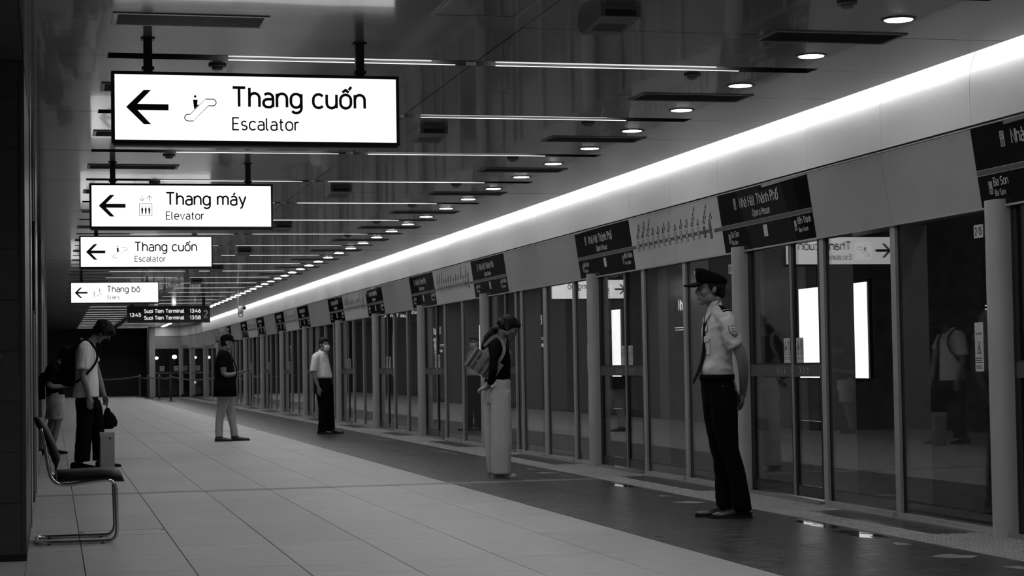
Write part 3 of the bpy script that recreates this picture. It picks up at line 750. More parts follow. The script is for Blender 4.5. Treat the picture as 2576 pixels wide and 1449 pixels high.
pil_me = pillar_mb().mesh('pillar'); pil_me.polygons.foreach_set('use_smooth', [len(p.vertices) == 4 for p in pil_me.polygons])
try:
    pil_me.set_sharp_from_angle(angle=radians(40))
except Exception: pass
dn = 0
for i, P_ in enumerate(PIL):
    o = obj('pillar', pil_me, 'pillar', loc=(5.80, P_, 0)); o['kind'] = 'structure'
    g_ = obj('pillar_gasket', MB().box(-.02, .03, -.13, -.105, .03, 2.08), 'black', o); g2 = obj('base_collar', MB().box(-.115, .115, -.11, .11, -.004, .006), 'sill', o)
    dn += 1; door(dn, P_)
    if i == len(PIL) - 1: window(29, 71.4, [(-.06, .02)], -3.0 + .105); window(28, 74.45, [(-.06, .0)], -3.03)
    if i > 0:
        prev = PIL[i - 1] + .105; gap = P_ - PIL[i - 1]
        if gap < 5: posts = [(-1.76, -1.68), (-3.04, -2.96)]
        else: posts = [(-1.70, -1.64), (-2.02, -1.94), (-3.22, -3.08), (-4.50, -4.42)]
        window(dn, P_, posts, -gap + .105)
        num = 16 - (i - 2)
    if P_ > 6:
        num = 15 - (i - 3)
        s_ = thing('door_number_sticker', 'small white door number sticker high on glass beside the %s round pillar' % (ordinal(i - 2) if i > 2 else 'out of frame'), 'sticker', (5.788, P_ + .335, 1.93), group='door number stickers')
        s_.matrix_world = Matrix.Translation((5.790, P_ + .335, 1.93)) @ FX
        obj('plate', MB().prism(rrect(.125, .085, .008), 0, .0012), 'sticker', s_); din('2-%d' % num if True else '', .046, 'ink', s_, T2(0, -.023, .0013), .8, 'CENTER', .17)
        s2 = thing('warning_sticker', 'tall narrow white warning sticker on glass beside the %s round pillar' % (ordinal(i - 2) if i > 2 else 'out of frame'), 'sticker', group='tall warning stickers')
        s2.matrix_world = Matrix.Translation((5.80, P_ + .36, 0))
        warn_sticker(s2, 0, 1.345, .115, .315, 'tall')

# far end screens around the curve
def curved_screen(k, p, q):
    d = Vector((q[0] - p[0], q[1] - p[1])); L_ = d.length; a = math.atan2(d.y, d.x)
    w_ = structure('window_%d' % (30 + k), (p[0], p[1], 0)); w_.rotation_euler = (0, 0, a)
    obj('mullion', MB().box(-.08, .08, -.06, .10, 0, 2.08), 'pillar', w_)
    obj('glass_pane', MB().box(.12, L_ - .12, -.005, .005, .1, 2.2), 'glass', w_)
    obj('sill', MB().box(.06, L_, -.05, .05, 0, .10), 'frit', w_)
    obj('transom', MB().box(.1, L_ - .1, -.015, .015, .98, 1.06), 'rail', w_)
    return w_
for k, (i, j) in enumerate(((0, 4), (4, 8), (8, 9))): curved_screen(k, PP[i], PP[j])
ep = structure('trim_1', (4.14, 82.45, 0)); obj('corner_post', MB().box(-.12, .12, -.1, .12, 0, 3.0), 'pillar', ep)

# ------------------------------------------------------------------ track side
wr = structure('wall_right', (9.2, 0, 0))
obj('wall_core', MB().box(.06, .3, -8, 110, -1.3, 3.3), 'trackdark', wr)
up = MB().box(0, .06, .006, 2.444, .905, 3.1).mesh('u'); lo = MB().box(-.05, .06, .006, 2.444, -1.25, .90).mesh('l')
for i in range(-3, 42):
    obj('wall_panel', up, 'concrete', wr, loc=(0, i * 2.45, 0)); obj('wall_panel', lo, 'concrete', wr, loc=(0, i * 2.45, 0))
tb = structure('track_bed'); obj('bed', MB().box(5.95, 9.2, -8, 110, -1.4, -1.25), 'trackdark', tb)
for x_ in (6.75, 8.2):
    o = obj('rail', MB().prism([(-.07, 0), (.07, 0), (.02, .03), (.02, .11), (.036, .13), (.036, .16), (-.036, .16), (-.036, .13), (-.02, .11), (-.02, .03)], -8, 110, 'y'), 'steel', tb, loc=(x_, 0, -1.16))
slp = MB().bev(6.35, 8.6, -.12, .12, -1.25, -1.16, .02).mesh('sleeper')
for i in range(60): obj('sleeper', slp, 'trackdark', tb, loc=(0, i * 1.2 - 4, 0))
tc = structure('tunnel_ceiling'); obj('slab', MB().box(5.95, 9.3, -8, 110, 2.75, 2.95), 'trackdark', tc)
te = structure('wall_end'); obj('end_face', MB().box(4.2, 9.3, 109.9, 110.1, -1.3, 3.3), 'trackdark', te)
bx = None
for k in range(-1, 6):
    yc = 21.35 + 9.8 * k
    lb = 'blank white backlit poster panel on track wall, %s from the camera' % ordinal(k + 2)
    t_ = thing('backlit_panel', lb, 'light box', (9.145, yc, 0), group='backlit panels on the track wall')
    obj('frame', MB().box(.0, .05, -1.08, 1.08, .87, .90).box(.0, .05, -1.08, 1.08, 2.015, 2.05).box(0, .05, -1.08, -1.045, .90, 2.015).box(0, .05, 1.045, 1.08, .90, 2.015), 'black', t_)
    obj('lit_face', MB().box(.012, .05, -1.045, 1.045, .90, 2.015), 'boxlamp', t_)
for k in range(-1, 6):
    yc = 26.15 + 9.8 * k
    t_ = thing('trackside_station_sign', 'dark station name sign with lit letters on track wall, %s from the camera' % ordinal(k + 2), 'sign', group='station signs on the track wall')
    t_.matrix_world = Matrix.Translation((9.14, yc, 1.40)) @ FX
    obj('board', MB().box(-1.15, 1.15, -.02, .72, -.05, 0), 'rail', t_)
    din('Nhà Hát Thành Phố', .15, 'textlamp', t_, T2(-.92, .50, .001), .93, weight=.16); din('Opera House', .09, 'textlamp', t_, T2(-.38, .33, .001), .9, weight=.16)
    for yy in (.20, .235): obj('stripe_edge', MB().box(-1.1, 1.1, yy, yy + .008, 0, .002), 'textlamp', t_)
    obj('marker', MB().prism(rrect(.11, .20, .015), .002, .004), 'textlamp', t_, loc=(0, .21, 0))
    obj('arrow', MB().prism([(-.08, .06), (-.01, .13), (.02, .13), (-.03, .073), (.08, .073), (.08, .047), (-.03, .047), (.02, -.01), (-.01, -.01)], 0, .002), 'textlamp', t_)
    obj('code_field', MB().prism(rrect(.10, .15, .012), 0, .002), 'textlamp', t_, loc=(.42, .06, 0)); din('Bến Thành', .06, 'textlamp', t_, T2(.52, .06, .001), .9)
for k in range(0, 14):  # fill tubes added out of sight behind the header to brighten the track wall
    yc = 5 + k * 6.0
    t_ = thing('added_track_fill', '%s added unseen fill light under the tunnel ceiling behind the screens' % ordinal(k + 1), 'fill light', (6.3, yc, 2.74), group='added track fill lights')
    obj('fill_housing', MB().box(-.06, .06, -.65, .65, -.05, 0), 'plastic', t_); obj('tube', MB().box(-.02, .02, -.6, .6, -.07, -.05), 'trackfill', t_)
# tunnel lamps beyond the far end
for i, (x_, y_, z_, r_) in enumerate(((4.62, 88, 1.70, .07), (5.42, 88, 1.74, .10), (6.3, 88, .56, .07), (5.5, 96, 2.4, .03))):
    t_ = thing('tunnel_lamp', 'small bright lamp seen through the far end screen, %s' % ['left one', 'larger right one', 'low one', 'faint one'][i], 'lamp', (x_, y_, z_))
    obj('bulb', MB().ell((0, 0, 0), (r_, r_, r_ * .8)), 'bulb', t_, True); obj('bracket', MB().box(-.02, .02, .02, .12, -.03, .03).box(-.02, .02, .1, .12, -z_ - (1.3 if x_ > 5.9 else 1.25), .03), 'black', t_)
for i, x_ in enumerate((5.15, 4.55)):
    t_ = thing('notice_sticker', 'small pale notice on %s end screen glass' % ['right part of the', 'left part of the'][i], 'sticker', (x_, 82.47, 1.2))
    obj('sheet', MB().box(-.09, .09, -.003, 0, -.09, .11), 'sticker', t_); obj('fine_print', MB().box(-.06, .06, -.004, -.003, -.05, -.02).box(-.05, .05, -.004, -.003, .02, .07), 'ink', t_)

# ------------------------------------------------------------------ left walls and ends
wl = structure('wall_left')
def clad(x0, x1, y0, y1, front=True):
    zz = 0.04; hgt = .3035
    obj('cladding_core', MB().box(x0, x1 - .02, y0 + .02, y1 - .02, 0, 3.0), 'black', wl)
    while zz < 2.98:
        z1 = min(zz + hgt, 3.0)
        if front: obj('cladding_panel', MB().bev(x0, x1 - .022, 0, .02, 0, 1, .0), 'clad', wl) if False else obj('cladding_panel', MB().box(x0, x1 - .024, y0, y0 + .02, zz + .0014, z1 - .0014), 'clad', wl)
        obj('side_panel', MB().box(x1 - .02, x1, y0 + .024, y1, zz + .0014, z1 - .0014), 'clad', wl)
        zz += hgt
    obj('corner_trim', MB().box(x1 - .022, x1 + .003, y0 - .003, y0 + .022, 0, 3.0), 'clad', wl)
    obj('skirting', MB().box(x0, x1 + .004, y0 - .004, y0 + .0, 0, .04).box(x1, x1 + .004, y0, y1, 0, .04), 'black', wl)
clad(-3.2, XL, 11.72, 14.3)
obj('metal_trim', MB().box(XL - .02, XL + .010, 14.32, 15.0, 0, 3.0), 'cladtrim', wl)
clad(-1.8, XL, 17.0, 22.3); obj('metal_trim', MB().box(XL - .02, XL + .012, 18.2, 19.6, 0, 3.0), 'cladtrim', wl)
clad(-1.8, XL, 28.0, 60); obj('metal_trim', MB().box(XL - .02, XL + .015, 28.4, 30.4, 0, 3.0), 'cladtrim', wl)
obj('metal_trim', MB().box(XL - .02, XL + .02, 33.0, 36.0, 0, 3.0), 'cladtrim', wl)
obj('recess_wall', MB().box(-1.9, -1.8, 14.3, 88, 0, 3.0), 'wallfar', wl)
obj('outer_wall', MB().box(-4.1, -4.0, -6, 88, 0, 3.0), 'wallfar', wl)
wb = structure('wall_back'); obj('wall_face', MB().box(-4, 4.1, 87.0, 87.2, 0, 3.2), 'wallfar', wb); obj('side_face', MB().box(4.02, 4.12, 82.6, 87.2, 0, 3.2), 'wallfar', wb)
wf = structure('wall_front'); obj('wall_face', MB().box(-4, 9.4, -6.2, -6, -1.3, 3.2), 'wallfar', wf)
t_ = thing('blade_sign', 'thin dark blade sign mounted upright on left wall', 'sign', (XL, 16.2, 1.62)); obj('sign_case', MB().box(-.02, .025, -.5, .5, 0, .72), 'black', t_); obj('case_rim', MB().box(.025, .028, -.5, -.47, 0, .72).box(.025, .028, .47, .5, 0, .72), 'rail', t_)
t_ = thing('wall_call_plate', 'small grey call plate on the dark column at left edge', 'call panel', (-.325, 11.72, 1.19))
obj('plate', MB().prism(rrect(.095, .125, .008), 0, .008), 'rail', t_); t_.children[0].matrix_local = Matrix.Rotation(pi / 2, 4, 'X')
obj('display', MB().box(-.035, .03, -.0095, -.008, .015, .04), 'plastic', t_)

# ------------------------------------------------------------------ hanging signs
GM = Matrix((Vector((1, 0, 0)), Vector((0, 0, 1)), Vector((0, -1, 0)))).transposed().to_4x4()
def hanging_sign(Y, label, word, sub, pic, tb=.0035, sb=.0018):
    t_ = thing('hanging_sign', label, 'sign', group='backlit wayfinding signs')
    t_.matrix_world = Matrix.Translation((.33, Y, 2.40)) @ GM      # local x right, y up, z toward camera
    W, H_, D = 1.635, .405, .11; f = .018
    b = MB().box(0, W, 0, f, -D, .004).box(0, W, H_ - f, H_, -D, .004).box(0, f, f, H_ - f, -D, .004).box(W - f, W, f, H_ - f, -D, .004)
    obj('frame', b, 'black', t_); obj('back_panel', MB().box(f, W - f, f, H_ - f, -D, -D + .01), 'black', t_)
    obj('bottom_plate', MB().box(.01, W - .01, -.012, 0, -D + .01, -.01), 'rail', t_)
    obj('lit_face', MB().box(f, W - f, f, H_ - f, -.012, 0), 'signlamp', t_)
    for x_ in (.205, 1.415):
        o = obj('hanger', MB().box(x_ - .024, x_ + .024, H_, .6, -.08, -.032), 'black', t_)
        obj('clamp', MB().box(x_ - .034, x_ + .034, H_ + .018, H_ + .034, -.086, -.026), 'black', o); obj('ceiling_flange', MB().box(x_ - .038, x_ + .038, .594, .6, -.095, -.017), 'black', o)
    # arrow
    A = [(.080, .203), (.178, .300), (.218, .300), (.143, .221), (.315, .221), (.315, .186), (.143, .186), (.218, .106), (.178, .106)]
    obj('arrow', MB().prism(A, .0, .002), 'ink', t_)
    p = obj('pictogram_field', MB().prism(rrect(.245, .245, .008), 0, .0012), 'signpatch', t_, loc=(.493, .20, 0))
    if pic == 'escalator':
        path = []
        def arc(cx, cy, r, a0, a1, n=7): return [(cx + r * cos(radians(a0 + (a1 - a0) * i / n)), cy + r * sin(radians(a0 + (a1 - a0) * i / n))) for i in range(n + 1)]
        def outl(r, e):
            up_ = arc(.070, .035, r, 90, -90); dn_ = arc(-.070, -.053, r, 270, 90)
            return [(.030 - .4 * e, .035 + r)] + up_ + [(.045 - .0 * e, .035 - r)] + [(-.042 + .4 * e, -.053 - r)] + dn_ + [(-.058 + .0 * e, -.053 + r)]
        obj('escalator_outline', ring(outl(.0215, 0), outl(.0160, .0055), .0014, .0022), 'ink', p)
        obj('rider_head', MB().prism([(-.029 + .0075 * cos(a), .068 + .0075 * sin(a)) for a in [2 * pi * i / 12 for i in range(12)]], .0014, .0022), 'ink', p)
        obj('rider_body', MB().prism([(-.042, .050), (-.015, .050), (-.018, .022), (-.012, .020), (-.010, .024), (-.006, .022), (-.034, -.006), (-.036, .0)], .0014, .0022), 'ink', p)
    elif pic == 'elevator':
        sq = [(-.058, -.088), (.058, -.088), (.058, .025), (-.058, .025)]; si = [(-.054, -.084), (.054, -.084), (.054, .021), (-.054, .021)]
        obj('cabin_outline', ring(sq, si, .0014, .0022), 'ink', p)
        for x_ in (-.031, 0, .031):
            obj('passenger', MB().prism([(x_ - .009, -.018), (x_ + .009, -.018), (x_ + .006, -.055), (x_ + .003, -.075), (x_ - .003, -.075), (x_ - .006, -.055)], .0014, .0022).prism([(x_ + .005 * cos(a), -.008 + .005 * sin(a)) for a in [2 * pi * i / 8 for i in range(8)]], .0014, .0022), 'ink', p)
        for x_, s_ in ((-.032, -1), (.032, 1)):
            yb, yt = .045, .098
            tip = yt if s_ > 0 else yb
            obj('travel_arrow', MB().prism([(x_ - .002, yb), (x_ + .002, yb), (x_ + .002, yt), (x_ - .002, yt)], .0014, .0022).prism([(x_, tip), (x_ - .025, tip - s_ * .028), (x_ - .021, tip - s_ * .030), (x_, tip - s_ * .006), (x_ + .021, tip - s_ * .030), (x_ + .025, tip - s_ * .028)], .0014, .0022), 'ink', p)
    else:
        obj('stair_line', MB().prism([(-.095, -.088), (-.085, -.092), (.095, -.022), (.088, -.014)], .0014, .0022), 'ink', p)
        for x_, y_ in ((-.055, -.03), (.045, .02)):
            obj('walker', MB().prism([(x_ - .010, y_ + .045), (x_ + .010, y_ + .045), (x_ + .004, y_ + .01), (x_ + .014, y_ - .03), (x_ + .006, y_ - .032), (x_ - .002, y_ + .0), (x_ - .014, y_ - .03), (x_ - .02, y_ - .025), (x_ - .006, y_ + .01)], .0014, .0022).prism([(x_ + .007 * cos(a), y_ + .056 + .007 * sin(a)) for a in [2 * pi * i / 8 for i in range(8)]], .0014, .0022), 'ink', p)
    din(word, .109, 'ink', t_, T2(.675, .214, .0005), 1.0, weight=.145); din(sub, .068, 'ink', t_, T2(.675, .082, .0005), 1.0, weight=.125)
    return t_
hanging_sign(10.80, 'largest backlit hanging sign reading Thang cuốn Escalator, nearest the camera', 'Thang cuốn', 'Escalator', 'escalator')
hanging_sign(17.30, 'backlit hanging sign reading Thang máy Elevator with lift pictogram', 'Thang máy', 'Elevator', 'elevator')
hanging_sign(24.0, 'smaller backlit hanging sign reading Thang cuốn Escalator, third in the row', 'Thang cuốn', 'Escalator', 'escalator')
hanging_sign(36.4, 'farthest backlit hanging sign reading Thang bộ Stairs', 'Thang bộ', 'Stairs', 'stairs')
t_ = thing('departure_board', 'black departure board with white train times hanging from ceiling', 'display board')
t_.matrix_world = Matrix.Translation((1.88, 50, 2.36)) @ GM
obj('case', MB().box(0, 2.13, 0, .44, -.16, 0), 'black', t_)
obj('rim', MB().box(0, 2.13, 0, .012, 0, .01).box(0, 2.13, .428, .44, 0, .01).box(0, .012, 0, .44, 0, .01).box(2.118, 2.13, 0, .44, 0, .01), 'rail', t_)
for x_ in (.12, 1.97): obj('hanger', MB().box(x_ - .04, x_ + .04, .44, .64, -.12, -.04), 'black', t_)
din('13:45', .088, 'led', t_, T2(.07, .17, .002), 1.12, weight=.18)
for yy, tm in ((.265, '13:46'), (.09, '13:58')):
    din('Suoi Tien Terminal', .088, 'led', t_, T2(.44, yy, .002), 1.04, weight=.18); din(tm, .088, 'led', t_, T2(1.61, yy, .002), 1.08, weight=.18)
din('2', .17, 'leddim', t_, T2(1.975, .14, .002), .9, weight=.13)
t_ = thing('cctv_camera', 'white dome cctv camera on curved pole below the ceiling', 'camera', (4.17, 44, ZC))
obj('pole', MB().tube([(0, 0, 0), (0, 0, -.55), (.01, 0, -.63), (.05, 0, -.67), (.09, 0, -.66), (.11, 0, -.60)], .012, 8), 'plastic', t_, True)
obj('housing', MB().lathe([(.0, -.42), (.05, -.42), (.06, -.46), (.06, -.56), (.045, -.6), (0, -.6)], .06, 0, 14), 'sticker', t_, True)
obj('dome_lens', MB().ell((.135, 0, -.46), (.05, .05, .045)), 'blackgloss', t_, True)
# queue posts
for i, (x_, y_) in enumerate(((4.16, 69.8), (4.0, 74.5), (3.72, 77.0), (3.60, 82.0))):
    t_ = thing('queue_post', 'grey metal queue barrier post at far end, %s' % ['nearest of the four', 'second of the four', 'third of the four', 'leftmost of the four'][i], 'barrier post', (x_, y_, 0))
    obj('base', MB().lathe([(.17, 0), (.17, .012), (.06, .03), (.04, .04)], n=18), 'rail', t_, True)
    obj('pole', MB().lathe([(.038, .04), (.038, .86), (.045, .862), (.045, .95), (.03, .965)], n=14), 'plastic', t_, True)
def belt(label, a, b_, sag=.08):
    A_, B_ = Vector(a), Vector(b_); dd = (B_ - A_).normalized() * .055; a = A_ + dd; b_ = B_ - dd
    o = MB(); n = 8; R = []
    for i in range(n + 1):
        t = i / n; x_ = a[0] + (b_[0] - a[0]) * t; y_ = a[1] + (b_[1] - a[1]) * t; z_ = a[2] + (b_[2] - a[2]) * t - sag * 4 * t * (1 - t)
        R.append([(x_, y_ - .004, z_ - .025), (x_, y_ + .004, z_ - .025), (x_, y_ + .004, z_ + .025), (x_, y_ - .004, z_ + .025)])
    q = obj('barrier_belt', o.loft(R), 'plastic'); tag(q, label, 'belt')
belt('sagging barrier belt between nearest queue post and the screens', (4.16, 69.8, .9), (5.70, 66.5, .9), .12)
belt('short barrier belt between first and second queue posts', (4.16, 69.8, .9), (4.0, 74.5, .9)); belt('short barrier belt between second and third queue posts', (4.0, 74.5, .9), (3.72, 77, .9)); belt('barrier belt between third and leftmost queue posts', (3.72, 77, .9), (3.6, 82, .9)); belt('long barrier belt across the dark end wall', (3.6, 82, .9), (.8, 84, .85), .1)

# ------------------------------------------------------------------ chair
ch = thing('cantilever_chair', 'black padded cantilever chair with chrome tube frame beside dark column', 'chair', (0, 12.72, 0))
def side(yo): return [(-.075, yo, .76), (-.055, yo, .66), (-.030, yo, .50), (-.010, yo, .435), (.03, yo, .398), (.09, yo, .388), (.20, yo, .400), (.33, yo, .412), (.37, yo, .405), (.393, yo, .375), (.398, yo, .32), (.404, yo, .12), (.400, yo, .06), (.378, yo, .026), (.33, yo, .014), (.10, yo, .014), (-.06, yo, .014)]
def sm(pts, n=3):
    out = []
    P_ = [Vector(p) for p in pts]
    for i in range(len(P_) - 1):
        p0, p1, p2, p3 = P_[max(i - 1, 0)], P_[i], P_[i + 1], P_[min(i + 2, len(P_) - 1)]
        for k in range(n):
            t = k / n; out.append(.5 * ((2 * p1) + (p2 - p0) * t + (2 * p0 - 5 * p1 + 4 * p2 - p3) * t * t + (-p0 + 3 * p1 - 3 * p2 + p3) * t ** 3))
    out.append(P_[-1]); return out
full = side(0) + [(-.10, .02, .014), (-.11, .08, .014), (-.11, .40, .014), (-.10, .46, .014)] + side(.48)[::-1]
obj('tube_frame', MB().tube(sm(full), .0125, 10), 'chrome', ch, True)
def cushion(prof, y0, y1, th):
    R = []
    n = 9
    for i in range(n + 1):
        t = i / n; e = (1 - abs(2 * t - 1) ** 6) ** .5; yy = y0 + (y1 - y0) * t
        ring_ = []
        m_ = len(prof)
        for j, (x_, z_, nx, nz_) in enumerate(prof):
            edge = (1 - abs(2 * j / (m_ - 1) - 1) ** 8) ** .5
            ring_.append((x_ + nx * th * .5 * e * edge, yy, z_ + nz_ * th * .5 * e * edge))
        for j, (x_, z_, nx, nz_) in reversed(list(enumerate(prof))):
            edge = (1 - abs(2 * j / (m_ - 1) - 1) ** 8) ** .5
            ring_.append((x_ - nx * th * .5 * e * edge, yy, z_ - nz_ * th * .5 * e * edge))
        R.append(ring_)
    return MB().loft(R)
def prof(pts):
    out = []
    for i, p in enumerate(pts):
        a = Vector(pts[max(i - 1, 0)]); c = Vector(pts[min(i + 1, len(pts) - 1)]); d = (c - a).normalized(); out.append((p[0], p[1], -d.y, d.x))
    return out
obj('seat', cushion(prof([tuple(Vector(p)) for p in [(-.0, .425), (.03, .433), (.10, .437), (.20, .440), (.30, .444), (.37, .440), (.42, .424), (.455, .40)]]), -.01, .49, .072), 'vinyl', ch, True)
obj('backrest', cushion(prof([(.02, .485), (.018, .55), (-.01, .64), (-.05, .73), (-.09, .80), (-.125, .835)]), -.01, .49, .056), 'vinyl', ch, True)
for x_, yo in ((-.03, 0), (.31, 0), (-.03, .48), (.31, .48)): obj('foot_glide', MB().lathe([(.014, -.0), (.014, .012)], x_, yo, 10), 'black', ch)
obj('bracket', MB().tube([(.02, 0, .40), (.02, 0, .46), (.01, 0, .50)], .006, 6).tube([(.02, .48, .40), (.02, .48, .46), (.01, .48, .50)], .006, 6), 'chrome', ch)

# ------------------------------------------------------------------ people
from mathutils.bvhtree import BVHTree
MT.update({
 'skin': mat('skin', .15, .50, var=.06, vscale=20, bump=.05, bscale=120, bdist=.001), 'hair': mat('black_hair', .004, .6, spec=.2, var=.3, vscale=60, stretch=(1, 1, 4), bump=.25, bscale=120, bstretch=(1, 1, .25), bdist=.004),
 'shirt': mat('pale_shirt_cotton', .42, .75, var=.05, vscale=8, bump=.1, bscale=300, bdist=.0006), 'shirt2': mat('white_shirt_cotton', .66, .75, var=.05, vscale=8), 'polo': mat('white_polo_knit', .60, .8, var=.06, vscale=14, stretch=(3, 3, .3)),
 'blackcloth': mat('black_cloth', .0035, .9, var=.25, vscale=12, spec=.06), 'darkcloth': mat('dark_trouser_cloth', .0035, .9, var=.3, vscale=10, spec=.05), 'cream': mat('cream_trouser_cotton', .42, .8, var=.06, vscale=6, bump=.1, bscale=200, bdist=.0006),
 'greycloth': mat('light_grey_trouser_cloth', .30, .8, var=.1, vscale=10), 'shortcloth': mat('pale_shorts_cloth', .30, .8, var=.1, vscale=10), 'leather': mat('black_leather', .006, .3, var=.3, vscale=30), 'whitesole': mat('white_rubber', .45, .6, var=.1),
 'canvas': mat('woven_bag_canvas', .17, .8, var=.12, vscale=60), 'darkband': mat('dark_bag_band', .02, .6, var=.2), 'mask': mat('white_face_mask', .60, .8, var=.03), 'paper': mat('grey_paper', .22, .7, var=.08, vscale=5), 'sandal': mat('white_sandal', .42, .55, var=.08),
 'eye': mat('eye_white', .12, .3), 'lip': mat('lip_skin', .07, .45, var=.05), 'metalbadge': mat('silver_badge', .5, .3, metal=.9, var=.2, vscale=200), 'patch': mat('pale_patch', .42, .7, var=.1, vscale=60), 'thread': mat('dark_thread', .06, .7, var=.1)})

def remesh(mb, voxel, it=3, disp=None, name='mesh'):
    me = bpy.data.meshes.new('tmp'); me.from_pydata(mb.v, [], mb.f); me.update()
    o = bpy.data.objects.new('tmp', me); COL.objects.link(o)
    r = o.modifiers.new('r', 'REMESH'); r.mode = 'VOXEL'; r.voxel_size = voxel; r.use_smooth_shade = True
    s = o.modifiers.new('s', 'SMOOTH'); s.factor = .5; s.iterations = it
    dg = bpy.context.evaluated_depsgraph_get()
    out = bpy.data.meshes.new_from_object(o.evaluated_get(dg)); out.name = name
    bpy.data.objects.remove(o); bpy.data.meshes.remove(me)
    if disp:
        for amp, fr in disp:
            nn = [v.normal.copy() for v in out.vertices]
            for v, n_ in zip(out.vertices, nn):
                p = v.co; q = Vector((p.x * fr[0], p.y * fr[1], p.z * fr[2]))
                d_ = mnoise.noise(q)
                v.co = p + n_ * (amp * (1 - 2.2 * abs(d_)))
    out.polygons.foreach_set('use_smooth', [True] * len(out.polygons)); out.update()
    return out
def ering(z, f, b_, y, hw, n=18, e=2.3, tilt=0.0):
    cx, rx = (f + b_) / 2, (f - b_) / 2; out = []
    for k in range(n):
        a = 2 * pi * k / n; c, s = cos(a), sin(a)
        X = rx * math.copysign(abs(c) ** (2 / e), c); Y = hw * math.copysign(abs(s) ** (2 / e), s)
        out.append((cx + X, y + Y, z + tilt * X))
    return out
def frame_at(P_, d, up):
    X = Vector(d).normalized(); Z = (Vector(up) - X * Vector(up).dot(X)).normalized(); Y = Z.cross(X)
    m_ = Matrix((X, Y, Z)).transposed().to_4x4(); m_.translation = Vector(P_); return m_
def hand(mb, wrist, d, up, curl=.5, th=1, sc=1.0, spread=.018, rr=.0082):
    # d: finger direction, up: back of the hand; th=+1 thumb on +Y side
    m_ = frame_at(wrist, d, up)
    P = lambda x, y, z: m_ @ Vector((x * sc, y * sc * th, z * sc))
    mb.tube([P(-.03, 0, 0), P(.0, 0, 0), P(.03, 0, 0)], [.026 * sc, .025 * sc, .028 * sc], 8)
    pl = MB().ell((0, 0, 0), (.052, .038, .015), 12, 8)
    mb.add([P(v[0] + .052, v[1], v[2]) for v in pl.v], pl.f)
    for i, (yo, L_, x0) in enumerate(((.030, .070, .088), (.010, .078, .094), (-.011, .072, .090), (-.030, .058, .082))):
        pts = [P(x0 - .04, yo * .85, 0)]; a = 0; x_, z_ = x0, 0.0; pts.append(P(x_, yo, z_))
        for sg, k in ((.45, .7), (.30, 1.0), (.25, .9)):
            a += curl * k; x_ += L_ * sg * cos(a); z_ -= L_ * sg * sin(a); pts.append(P(x_, yo * (1 + spread * 3), z_))
        mb.tube(pts, [rr * sc * 1.05, rr * sc * 1.08, rr * sc, rr * sc * .95, rr * sc * .75], 7)
    mb.tube([P(.015, .018, -.004), P(.045, .040, -.012), P(.072, .052, -.022), P(.095, .052, -.032 - .012 * curl)], [.013 * sc, .0115 * sc, .0095 * sc, .0078 * sc], 7)
def Rm(pitch, yaw): return Matrix.Rotation(yaw, 4, 'Z') @ Matrix.Rotation(pitch, 4, 'Y')
def head_mb(fem=0.0):
    h_ = MB()
    h_.ell((-.012, 0, .038), (.094, .074, .083), 18, 12); h_.ell((.028, 0, -.005), (.062, .060, .085), 16, 12); h_.ell((.030, 0, -.066), (.052, .050 - .006 * fem, .042), 14, 10)
    h_.ell((.068, 0, -.092), (.022, .024 - .004 * fem, .019), 10, 8); h_.ell((.071, 0, .030), (.020, .048, .012), 12, 8)
    for s in (-1, 1):
        h_.ell((.052, s * .036, -.018), (.030, .024, .030), 10, 8); h_.ell((.012, s * .052, -.060), (.034, .012, .030), 10, 8)
        R_ = Matrix.Rotation(-.2, 3, 'Y'); h_.ell((-.012, s * .077, -.004), (.018, .012, .029), 12, 8, R_); h_.ell((-.010, s * .070, -.010), (.012, .012, .020), 8, 6)
        h_.ell((.097, s * .012, -.026), (.010, .009, .009), 8, 6)
    h_.tube([(.084, 0, .028), (.094, 0, .008), (.103, 0, -.012), (.105, 0, -.022)], [.009, .010, .0125, .012], 8); h_.ell((.104, 0, -.021), (.0125, .013, .011), 10, 8)
    h_.ell((.092, 0, -.050), (.010, .021, .0055), 10, 6); h_.ell((.090, 0, -.0625), (.010, .018, .0065), 10, 6); h_.ell((.084, 0, -.056), (.012, .026, .016), 10, 6)
    return h_
def put_mb(dst, src, m_): dst.add([m_ @ Vector(v) for v in src.v], src.f)
def shoe(parent, xh, xt, y, ang, mt, sole='black', z0=0.0, hgt=1.0, w_=1.0, sneaker=False):
    L_ = xt - xh; e = empty('shoe', (xh, y, z0), ang, parent)
    pr = [(0.0, .022, .050), (.02, .030, .068), (.12, .033, .078), (.30, .034, .085), (.42, .037, .074), (.56, .042, .056), (.74, .045, .044), (.90, .036, .036), (.98, .020, .028), (1.0, .008, .020)]
    R = []
    for t, hw, hh in pr:
        hh *= hgt; hw *= w_; x_ = t * L_; b0 = .016
        R.append([(x_, -hw, b0), (x_, -hw * 1.04, b0 + hh * .25), (x_, -hw * .86, b0 + hh * .62), (x_, -hw * .45, b0 + hh * .9), (x_, 0, b0 + hh), (x_, hw * .45, b0 + hh * .9), (x_, hw * .86, b0 + hh * .62), (x_, hw * 1.04, b0 + hh * .25), (x_, hw, b0)])
    obj('upper', MB().loft(R), mt, e, True)
    poly = [(t * L_ + (.004 if t < .5 else .006), hw * w_ * 1.10) for t, hw, hh in pr]; poly = [(-.004, 0)] + poly + [(L_ + .010, 0)] + [(x_, -y_) for x_, y_ in poly[::-1]]
    obj('sole', MB().prism(poly, 0.0, .020), sole, e)
    if sneaker:
        obj('laces', MB().box(.40 * L_, .60 * L_, -.012, .012, .062, .068), 'whitesole', e)
    else:
        obj('heel_block', MB().prism([(0, -.030 * w_), (.30 * L_, -.032 * w_), (.30 * L_, .032 * w_), (0, .030 * w_)], 0, .012), sole, e)
    return e
